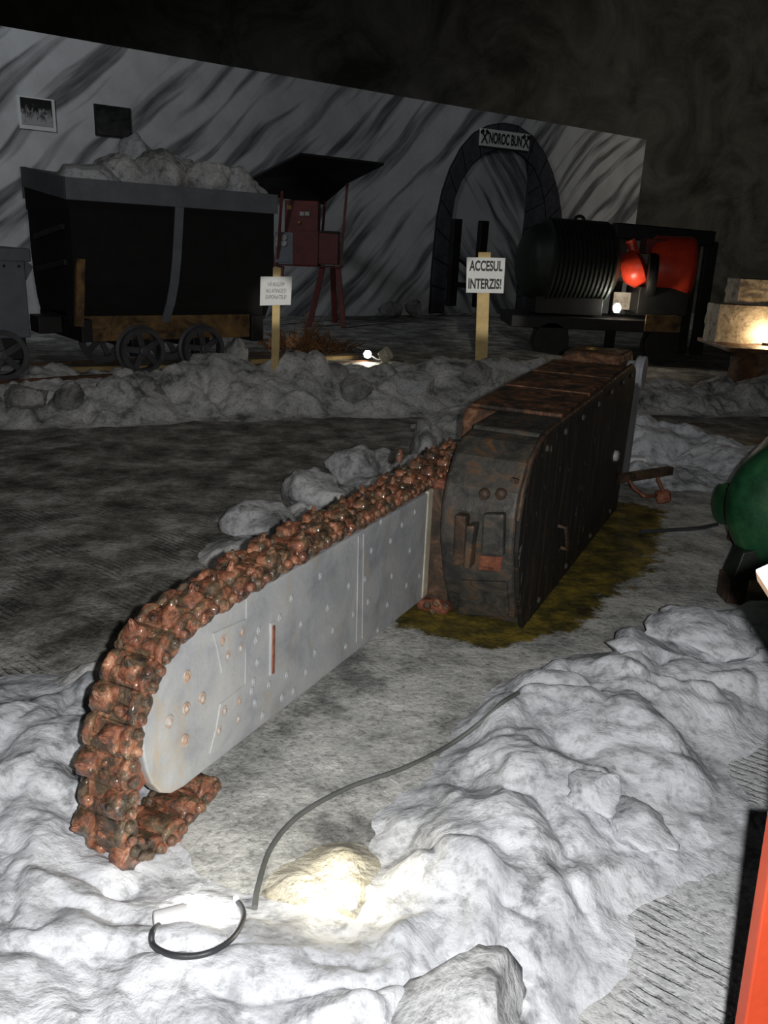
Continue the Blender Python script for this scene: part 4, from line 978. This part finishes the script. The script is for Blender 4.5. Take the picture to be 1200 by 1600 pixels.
# tub: U section swept along x, mouth towards the sky
nl_ = wl(107, 305, -.14); nr = wl(428, 330, -.14)
zrim = (nl_.z + nr.z) / 2; x0, x1 = nl_.x, nr.x; DP = 1.28
def tub_section(zrim):
    sec = [(-.14, zrim), (-.14, zrim - .5), (-.115, zrim - .72), (-.05, zrim - .92), (.06, zrim - 1.08), (.20, zt + .05), (.40, zt + .012)]
    return sec + [(1.0 - y, z) for y, z in sec[::-1]]
sec = tub_section(zrim); n = len(sec); mb = MB()
inner_s = [(y + (.02 if y < .5 else -.02), z + (.03 if i not in (0, n - 1) else 0)) for i, (y, z) in enumerate(sec)]
vs = []
for x in (x0, x1): vs += [(x, y, z) for y, z in sec]
for x in (x0 + .02, x1 - .02): vs += [(x, y, z) for y, z in inner_s]
fs = [(i, i + 1, n + i + 1, n + i) for i in range(n - 1)] + [(2 * n + i, 3 * n + i, 3 * n + i + 1, 2 * n + i + 1) for i in range(n - 1)]
fs += [tuple(range(n)), tuple(range(2 * n - 1, n - 1, -1)), tuple(range(3 * n - 1, 2 * n - 1, -1)), tuple(range(3 * n, 4 * n))]
mb.add(vs, fs); mb.build('tub', M['tub'], wg)
rz_ = .15
BOXF = [(0, 3, 2, 1), (4, 5, 6, 7), (0, 1, 5, 4), (1, 2, 6, 5), (2, 3, 7, 6), (3, 0, 4, 7)]
rim = MB()
rim.box((x0 - .03, -.17, zrim - .03), (x1 + .03, -.13, zrim + rz_)); rim.add([(x0 - .03, 1.13, zrim), (x1 + .03, 1.13, zrim), (x1 + .03, 1.17, zrim), (x0 - .03, 1.17, zrim), (x0 - .03, 1.13, zrim + rz_ + .14), (x1 + .03, 1.13, zrim + rz_), (x1 + .03, 1.17, zrim + rz_), (x0 - .03, 1.17, zrim + rz_ + .14)], BOXF)
rim.add([(x0 - .03, -.13, zrim - .03), (x0 + .01, -.13, zrim - .03), (x0 + .01, 1.13, zrim + .11), (x0 - .03, 1.13, zrim + .11), (x0 - .03, -.13, zrim + rz_), (x0 + .01, -.13, zrim + rz_), (x0 + .01, 1.13, zrim + rz_ + .14), (x0 - .03, 1.13, zrim + rz_ + .14)], BOXF)
MB().add([(x0 - .02, -.12, zrim - .1), (x0 + .0, -.12, zrim - .1), (x0 + .0, 1.12, zrim - .1), (x0 - .02, 1.12, zrim - .1), (x0 - .02, -.12, zrim), (x0 + .0, -.12, zrim), (x0 + .0, 1.12, zrim + .13), (x0 - .02, 1.12, zrim + .13)], BOXF).build('end_plate', M['tub'], wg); rim.box((x1 - .01, -.13, zrim - .03), (x1 + .03, 1.13, zrim + rz_))
rim.build('rim_band', M['rim'], wg, .006)
rx = wl(283, 400, -.15).x
mb = MB()
ribp = [(-.155, zrim), (-.158, zrim - .5), (-.133, zrim - .72), (-.068, zrim - .92), (.042, zrim - 1.10), (.16, zt + .05)]
for (y0_, z0_), (y1_, z1_) in zip(ribp[:-1], ribp[1:]):
    k0_ = (zrim - z0_) * .10; k1_ = (zrim - z1_) * .10
    mb.bar((rx - k0_, y0_, z0_ + .004), (rx - k1_, y1_, z1_ - .004), .085, .02, (0, -1, .01))
mb.build('tub_rib', M['rim'], wg, .003)
for zz in (zrim - .25, zrim - .55): MB().bar((x0 - .02, .0, zz), (x0 - .02, .9, zz - .1), .03, .05).build('end_strap', M['iron'], wg, .004)
# rocks heaped in the tub
heap = [(140, 265, .30, .26, 'pale block at the left end of the rock heap in the mine wagon'), (205, 262, .26, .2, 'low rock between the left block and the middle of the wagon heap'), (215, 228, .24, .2, 'topmost pale rock of the heap in the mine wagon, under the dark photograph'), (255, 268, .30, .24, 'dark-sided rock in the middle of the wagon heap'),
        (318, 275, .28, .26, 'grey-veined rock right of the middle of the wagon heap'), (372, 285, .26, .22, 'smooth pale rock at the right end of the wagon heap'), (170, 240, .22, .18, 'small pale rock on top of the left part of the wagon heap'), (285, 262, .24, .2, 'rock lodged behind the dark-sided rock of the wagon heap')]
fill = MB(); fill.box((x0 + .03, -.11, zrim - .25), (x1 - .03, 1.11, zrim + .02)); fo = fill.build('salt_fill', M['crust'], None); fo.location = (w0[0], w0[1], WZ); fo.rotation_euler = (0, 0, WGA); tag(fo, 'grey salt rubble filling the black tub below its heaped rocks', 'rubble', None, 'stuff')
for i, (px, py, r, h, lb) in enumerate(heap):
    dep = (.18, .25, .55, .22, .2, .16, .5, .6)[i]; q = wl(px, py, dep)
    wp = np.array([*(w0 + wdv * q.x + wnv * dep), q.z + WZ])
    zb_ = zrim + WZ + .0
    hh_ = max(.16, (wp[2] - zb_) * (1.35 if i in (2, 6) else 1.0) )
    top = wp[2] + h * .6
    rock('salt_rock', (wp[0], wp[1], zb_), (r * 1.25, r * .95, max(.14, (top - zb_) * .55)), 80 + i * 3, M['crust'] if i in (0, 5, 2) else M['rock'], lb, 'rocks heaped in the wagon', sink=0.0)

# grey wagon at the left edge
g0 = ony(44, 470, 7.4); gw = thing('grey_wagon', 'grey riveted steel wagon body cut off by the left edge', 'wagon', (g0[0], g0[1], .30), WGA)
def gl(px, py): 
    q = onplane(px, py, np.array([g0[0], g0[1], 0]), np.array([*wnv, 0])); return (float((q[:2] - g0[:2]) @ wdv), float(q[2] - .30))
bx, bzt = gl(38, 405); _, bzb = gl(36, 528)
MB().box((-1.5, 0, bzb), (bx, .8, bzt)).build('wagon_body', M['greybox'], gw, .01)
MB().box((-1.55, -.03, bzt - .02), (bx + .05, .83, bzt + .09)).build('wagon_lid', M['greybox'], gw, .012)
MB().add([(bx, -.0, bzt - .18), (bx + .07, .0, bzt - .06), (bx, .0, bzt), (bx, .8, bzt - .18), (bx + .07, .8, bzt - .06), (bx, .8, bzt)], [(0, 1, 2), (5, 4, 3), (0, 3, 4, 1), (1, 4, 5, 2)]).build('corner_gusset', M['greybox'], gw)
for k in range(5): MB().dome((bx - .05 - .12 * k, .0, bzt - .06), (0, -1, 0), .012, .01, 8).build('rivet', M['iron'], gw)
MB().box((-1.4, .05, .18), (bx - .03, .75, bzb)).build('chassis', M['iron'], gw, .01)
for k, dep in ((-.25, .04), (-1.0, .04), (-.25, .78), (-1.0, .78)):
    o = bpy.data.objects.new('wheel', wm); COL.objects.link(o); o.parent = gw; o.location = (k, dep, wr * 1.08)
    if dep > .5: o.rotation_euler = (0, 0, PI)

# rails and planks
def plank(pa, pb, wdt_, th, mt, label, name='plank', cat='plank', z=.3, group=None):
    a, b = onz(*pa, z), onz(*pb, z); o = MB().bar((a[0], a[1], z + th / 2 - .005), (b[0], b[1], z + th / 2 - .005), wdt_, th).build(name, mt, None, .004); return tag(o, label, cat, group)
plank((-60, 585), (280, 577), .14, .06, M['plank'], 'long yellowed plank on the ground behind the wagon wheels, left', z=.3)
plank((388, 567), (555, 560), .14, .05, M['plank'], 'yellowed plank on the ground between the wagon and the far spotlight', z=.3)
plank((700, 572), (740, 570), .10, .05, M['wood'], 'short pine board at the left foot of the no-access sign', z=.3)
for dep, lb in ((.0, 'near rusty rail under the mine wagon'), (.98, 'far rusty rail under the mine wagon')):
    a = w0 + wnv * dep - wdv * 3.5; b = w0 + wnv * dep + wdv * 2.8
    mb = MB(); mb.bar((a[0], a[1], .305), (b[0], b[1], .305), .05, .03); o = mb.build('rail', M['drum'], None, .003); tag(o, lb, 'rail', 'rails under the wagon')

# ------------------------------------------------------------------ signs on posts
def post_sign(p_base, top_px, board_px, label, words, size, thick, post_w, mt_words, bold, shear, sx, line=1.0, spacing=1.0, wood='wood'):
    g = ground(*p_base); Y_ = g[1]; t = thing('warning_sign', label, 'sign', g)
    def L_(px, py): q = ony(px, py, Y_); return Vector((q[0] - g[0], 0, q[2] - g[2]))
    tp = L_(*top_px); MB().bar((0, 0, -.08), tp, post_w, .04, (0, 1, 0)).build('post', M[wood], t, .003)
    q4 = [L_(*p) for p in board_px]; yb = -.024
    vs = [(q.x, yb, q.z) for q in q4] + [(q.x, yb - .012, q.z) for q in q4]
    MB().add(vs, [(0, 1, 2, 3), (7, 6, 5, 4), (0, 4, 5, 1), (1, 5, 6, 2), (2, 6, 7, 3), (3, 7, 4, 0)]).build('board', M['paper'], t)
    ex = (q4[1] - q4[0]); cen = (q4[0] + q4[1] + q4[2] + q4[3]) / 4; ang = math.atan2(ex.z, ex.x)
    rows = words.split('\n')
    for i, row in enumerate(rows):
        dz = ((len(rows) - 1) / 2 - i) * line * size
        text_mesh(row, size, M[mt_words], t, (cen.x, yb - .0135, cen.z + dz), (PI / 2, -ang, 0), bold=bold, shear=shear, sx=sx, spacing=spacing, depth=.001)
    return t
post_sign((752, 572), (757, 394), ((729, 402), (789, 403), (786, 458), (728, 457)), 'white sign reading ACCESUL INTERZIS! on a pale pine post', 'ACCESUL\nINTERZIS!', .150, .012, .14, 'ink', .005, 0, .58, 1.30)
post_sign((429, 596), (433, 418), ((408, 432), (457, 432), (455, 476), (407, 477)), 'small white do-not-touch notice on a thin post beside the mine wagon', 'VĂ RUGĂM\nNU ATINGEȚI\nEXPONATELE!', .052, .01, .075, 'ink_soft', .0, .25, .62, 1.15)

# ------------------------------------------------------------------ red control stand under a canopy
cs0 = ground(508, 508); YS = cs0[1]
cs = thing('control_stand', 'red electrical control stand on splayed legs under a dark sheet canopy', 'control stand', cs0)
def cl(px, py, dY=0.0): q = ony(px, py, YS + dY); return Vector((q[0] - cs0[0], q[1] - cs0[1], q[2] - cs0[2]))
def cbox(name, pxa, pxb, y0_, y1_, mt, bev=.01):
    a = cl(*pxa, y0_); b = cl(*pxb, y0_); return MB().box((min(a.x, b.x), y0_, min(a.z, b.z)), (max(a.x, b.x), y1_, max(a.z, b.z))).build(name, mt, cs, bev)
cbox('upper_cabinet', (445, 312), (497, 366), -.10, .30, M['red_iron'])
cbox('lower_cabinet', (458, 360), (497, 416), -.18, .34, M['red_iron'])
bxx = cbox('switch_box', (496, 362), (528, 414), -.16, .30, M['red_iron'])
cbox('switch_box_lid', (495, 360), (529, 365), -.18, .32, M['iron'])
gp_ = cbox('gauge_panel', (430, 362), (458, 412), -.14, .24, M['greybox'])
for px, py in ((434, 372), (444, 371), (434, 381), (444, 380)):
    q = cl(px, py, -.14); MB().lathe([(0, .045), (.02, .045), (.02, .035), (.012, .03)], (q.x, -.14, q.z), (0, -1, 0), 16).build('gauge', M['dial'], gp_, 0, 40)
for px, py, nm in ((472, 334, 'gauge'), (480, 334, 'gauge'), (452, 324, 'nameplate')):
    q = cl(px, py, -.10); MB().box((q.x - .035, -.115, q.z - .03), (q.x + .035, -.095, q.z + .03)).build(nm, M['dial'] if nm == 'gauge' else M['brass'], cs)
q = cl(468, 348, -.10); MB().dome((q.x, -.10, q.z), (0, -1, 0), .03, .03).build('push_button', M['brass'], cs)
cbox('platform', (428, 413), (533, 419), -.22, .40, M['red_iron'], .004)
for (pa, ya), (pb, yb) in ((((504, 418), -.15), ((483, 497), -.5)), (((528, 416), -.15), ((537, 500), -.3)), (((440, 416), -.15), ((430, 498), -.4)), (((520, 416), .3), ((524, 484), .5))):
    p_, q_ = cl(*pa, ya), cl(*pb, yb); p_.y = ya; q_.y = yb; q_.z = 0.0
    MB().bar(p_, q_, .09, .06, (0, 1, 0)).build('leg', M['red_iron'], cs, .004)
for (pa, ya), (pb, yb) in ((((543, 286), .0), ((532, 416), -.1)), (((441, 298), -.3), ((433, 416), -.1)), (((508, 316), .4), ((504, 362), .3)), (((407, 300), .5), ((430, 416), .3))):
    p_, q_ = cl(*pa, ya), cl(*pb, yb); MB().bar(p_, q_, .04, .04, (0, 1, 0)).build('canopy_pole', M['red_iron'], cs)
cv = [((395, 279), -.3), ((468, 242), -.8), ((600, 258), -.6), ((543, 287), .1), ((505, 320), .5), ((403, 304), .5), ((470, 275), -.2)]
V_ = [cl(*p, y) for p, y in cv]; mb = MB(); up = Vector((0, .02, .035))
top_ = [v + up for v in V_]
tri = [(0, 1, 6), (1, 2, 6), (2, 3, 6), (3, 4, 6), (4, 5, 6), (5, 0, 6)]
mb.add(V_ + top_, [t for t in tri] + [(a + 7, c + 7, b + 7) for a, b, c in tri] + [(i, (i + 1) % 6, (i + 1) % 6 + 7, i + 7) for i in range(6)])
mb.build('canopy', M['iron'], cs)

# heap of rusty brush between wagon and stand
hb = ground(478, 548); mb = MB(); rg = random.Random(3)
for i in range(170):
    a = rg.uniform(0, 2 * PI); r = rg.random() ** .6; bx_ = Vector((math.cos(a) * r * .55, math.sin(a) * r * .3, rg.uniform(-.02, .06)))
    tip = bx_ + Vector((rg.uniform(-.22, .22), rg.uniform(-.15, .15), rg.uniform(.12, .46) * (1.15 - r)))
    mid = (bx_ + tip) / 2 + Vector((rg.uniform(-.05, .05), 0, rg.uniform(0, .06)))
    mb.tube([bx_, mid, tip], [.011, .009, .004], 5)
o = mb.build('brushwood_heap', M['brush']); o.location = tuple(hb); tag(o, 'heap of rusty brown brushwood between the mine wagon and the red stand', 'brushwood')

# ------------------------------------------------------------------ far spotlight
sp = ground(574, 566)
st = thing('spot_lamp', 'tiny lit spotlight on the far salt bank between the two signs', 'lamp', (sp[0], sp[1], sp[2]))
q = ony(575, 553, sp[1]); zl_ = q[2] - sp[2]
MB().tube([(0, .05, -.05), (0, .03, zl_)], .012, 8).build('lamp_stem', M['iron'], st)
MB().lathe([(-.03, .045), (.0, .05), (.06, .03), (.075, .01)], (0, .0, zl_), (0, 1, .1), 18).build('lamp_shade', M['iron'], st, 0, 60)
MB().lathe([(-.05, .008), (-.045, .032), (-.02, .045), (.0, .044)], (0, -.01, zl_), (0, 1, .1), 18).build('bulb', M['bulb'], st, 0, 60)
lamp('spot_lamp_light', 'POINT', (sp[0] + .03, sp[1] - .12, q[2] + .03), 3.0, (1, .92, .72), .03)
cb_pts = [(sp[0] + .02, sp[1] - .03, sp[2] + .10), (sp[0] + .12, sp[1] - .10, sp[2] + .05), (sp[0] + .26, sp[1] - .16, sp[2] + .06), (sp[0] + .42, sp[1] - .12, sp[2] + .04)]
cable('cable', cb_pts, .01, M['cable'], 'short dark cable drooping from the far spotlight past the glowing rock')

# ------------------------------------------------------------------ motor and compressor unit on the right
mo = ground(940, 562); YM = mo[1]
mu = thing('compressor_unit', 'dark green motor and red compressor on a low wheeled frame, lit from below', 'compressor', mo)
def ul(px, py, dY=0.0): q = ony(px, py, YM + dY); return Vector((q[0] - mo[0], dY, q[2] - mo[2]))
S = YM / F_PX * 1.03
def ubox(name, a, b, y0_, y1_, mt, bev=.01, par=None):
    p_, q_ = ul(*a, y0_), ul(*b, y0_); return MB().box((min(p_.x, q_.x), y0_, min(p_.z, q_.z)), (max(p_.x, q_.x), y1_, max(p_.z, q_.z))).build(name, mt, par or mu, bev)
ubox('frame', (800, 492), (1062, 522), -.35, .9, M['iron'])
ubox('frame_edge', (1010, 492), (1062, 520), -.37, -.345, M['beam'], .003)
c = ul(888, 412, .2); Rm = 62 * S
ax = (1, .18, -.02)
mb = MB(); prof = [(-.68, Rm * .3), (-.66, Rm * .62), (-.58, Rm * .8), (-.45, Rm * .86)]
for k in range(14): t = -.42 + k * .065; prof += [(t, Rm * .94), (t + .01, Rm), (t + .04, Rm), (t + .05, Rm * .94)]
prof += [(.52, Rm * .86), (.60, Rm * .7), (.62, Rm * .25)]
mb.lathe(prof, c, ax, 40); mb.build('motor_housing', M['green_dark'], mu, 0, 60)
q = ul(905, 346, .2); MB().ring((q.x, .2, q.z), (0, 1, 0), .07, .022).build('lifting_eye', M['iron'], mu, 0, 60)
ubox('motor_foot', (838, 462), (940, 494), -.2, .6, M['iron'])
c = ul(962, 425, .2); MB().lathe([(-.2, .12), (.35, .12)], c, ax, 20).build('shaft', M['iron'], mu, 0, 40)
c = ul(990, 420, .15); MB().lathe([(-.20, .02), (-.17, 15 * S), (-.08, 26 * S), (.06, 27 * S), (.14, 16 * S), (.16, .03)], c, (1, 0, .5), 28).build('red_flywheel_cover', M['red_lit'], mu, 0, 50)
q0, q1 = ul(992, 400, .15), ul(985, 375, .15); MB().tube([q0, q1], .07, 12).build('inlet_pipe', M['red_lit'], mu)
c = ul(1052, 420, .25); Rc = 46 * S
MB().lathe([(-.34, Rc * .5), (-.33, Rc * .9), (-.28, Rc), (.20, Rc), (.26, Rc * .9), (.30, Rc * .55)], c, (1, -.25, 0), 40).build('compressor_drum', M['red_lit'], mu, 0, 40)
c = ul(1018, 430, -.05); MB().lathe([(-.07, .03), (-.06, .28), (.0, .30), (.06, .28)], c, (1, -.2, 0), 24).build('belt_guard', M['iron'], mu, 0, 50)
ubox('compressor_foot', (1000, 448), (1072, 494), -.1, .6, M['iron'])
ubox('terminal_box', (1012, 372), (1040, 398), .05, .4, M['red_iron'])
for px, py, dy in ((858, 548, -.3), (1030, 552, -.3), (858, 548, .8), (1030, 552, .8)):
    q = ul(px, py, dy); o = MB().lathe([(-.05, .10), (-.05, .24), (.04, .24), (.04, .27), (.06, .27), (.06, .10)], (q.x, dy, .27), (0, 1, 0), 28).build('wheel', M['iron'], mu, 0, 40)
q = ul(972, 470, .35); MB().box((q.x - .14, .3, q.z - .12), (q.x + .32, .34, q.z + .12)).build('splash_plate', M['blockstone'], mu)
lpx = ul(964, 481, -.28)
sl2 = thing('spot_lamp', 'lit bulb under the red compressor, on the wheeled frame', 'lamp', (mo[0] + lpx.x, mo[1] - .28, mo[2] + ul(964, 492, -.28).z))
MB().lathe([(0, .05), (.03, .05), (.04, .03)], (0, 0, .0), (0, 0, 1), 14).build('lamp_holder', M['iron'], sl2)
MB().lathe([(0, .025), (.03, .05), (.07, .055), (.11, .03), (.12, .008)], (0, 0, .035), (0, 0, 1), 18).build('bulb', M['bulb'], sl2, 0, 180)
lamp('spot_lamp_light', 'POINT', (mo[0] + lpx.x + .12, mo[1] - .34, mo[2] + lpx.z + .14), 6, (1, .84, .6), .05)
# dark beam resting on a trestle behind
tb0 = ground(1040, 555); dk = thing('trestle', 'black trestle with a long top beam behind the red compressor', 'trestle', (tb0[0], YM + 1.2, mo[2]))
def dl(px, py): q = ony(px, py, YM + 1.2); return Vector((q[0] - tb0[0], 0, q[2] - mo[2]))
MB().bar(dl(958, 360), dl(1112, 374), .30, .22).build('beam', M['iron'], dk, .02)
for px in (1085, 1112): a = dl(px, 378); MB().bar(a, (a.x + .05, .1, 0), .18, .12, (0, 1, 0)).build('leg', M['iron'], dk, .01)
a = dl(975, 366); MB().bar(a, (a.x, .1, 0), .14, .12, (0, 1, 0)).build('leg', M['iron'], dk, .01)

# ------------------------------------------------------------------ stone blocks on a rusty drum with a hot lamp
db = ground(1185, 606); YD = db[1]
def bl_(px, py): return ony(px, py, YD)
zt_ = bl_(1150, 541)[2]
o = MB().lathe([(0, .42), (.02, .44), ((zt_ - db[2]) * .5, .43), ((zt_ - db[2]) - .03, .44), (zt_ - db[2] - .02, .43)], (0, 0, 0), (0, 0, 1), 36).build('steel_drum', M['drum'], None, 0, 40)
x_ = bl_(1150, 575)[0]; o.location = (x_ + .46, YD + .2, db[2]); tag(o, 'rusty steel drum under the lamp-lit stone blocks', 'drum')
o = MB().box((0, 0, 0), (1.5, 1.25, .05)).build('shading_table_top', M['drum'], None, .01); xx = bl_(1118, 538)[0]; o.location = (xx - .05, YD - .55, zt_ - .02); o.rotation_euler = (0, 0, -.06); tag(o, 'rusty steel sheet carrying the lit stone blocks on the drum, front extended to shade the bank', 'sheet')  # front overhang added to keep the warm lamp's light off the bank
zt2 = zt_ + .032
h1 = bl_(1120, 476)[2] - zt2
def stone(name, sx, sy, sz, mt):
    bm = bmesh.new(); bmesh.ops.create_cube(bm, size=1.0); bmesh.ops.subdivide_edges(bm, edges=bm.edges, cuts=14, use_grid_fill=True)
    for v in bm.verts:
        c = v.co.copy(); k = fbm(np.array([c.x * 6 + c.z * 3]), np.array([c.y * 6 + c.z * 5]), 4, 7)[0] - .5
        v.co = Vector((c.x * sx, c.y * sy, (c.z + .5) * sz)) + c.normalized() * k * .05
    me = bpy.data.meshes.new(name); bm.to_mesh(me); bm.free(); return link(name, me, mt, None, 0, 40)
o = stone('stone_block', 1.3, .45, h1, M['blockstone']); o.location = (xx + .66, YD + .25, zt2); o.rotation_euler = (0, 0, -.04); tag(o, 'lower buff stone block glaring in warm lamp light at the right edge', 'stone block')
h2 = bl_(1145, 432)[2] - bl_(1145, 472)[2]
o = stone('stone_block', 1.2, .4, h2, M['blockstone']); o.location = (xx + .80, YD + .27, zt2 + h1 + .01); tag(o, 'upper stone block, darker, laid on the brightly lit one', 'stone block')
lp3 = ony(1203, 522, YD - .12)
s3 = thing('spot_lamp', 'hot warm bulb glaring in front of the lit stone block at the right edge', 'lamp', (lp3[0], YD - .08, zt2 - .0))
MB().lathe([(0, .05), (.03, .05), (.04, .03)], (0, 0, .0), (0, 0, 1), 14).build('lamp_holder', M['iron'], s3)
MB().lathe([(0, .025), (.03, .05), (.07, .055), (.11, .03), (.12, .008)], (0, 0, .035), (0, 0, 1), 18).build('bulb', M['bulb_warm'], s3, 0, 180)
lamp('spot_lamp_light', 'POINT', (lp3[0], YD - .16, zt2 + .15), 6, (1, .62, .28), .05)
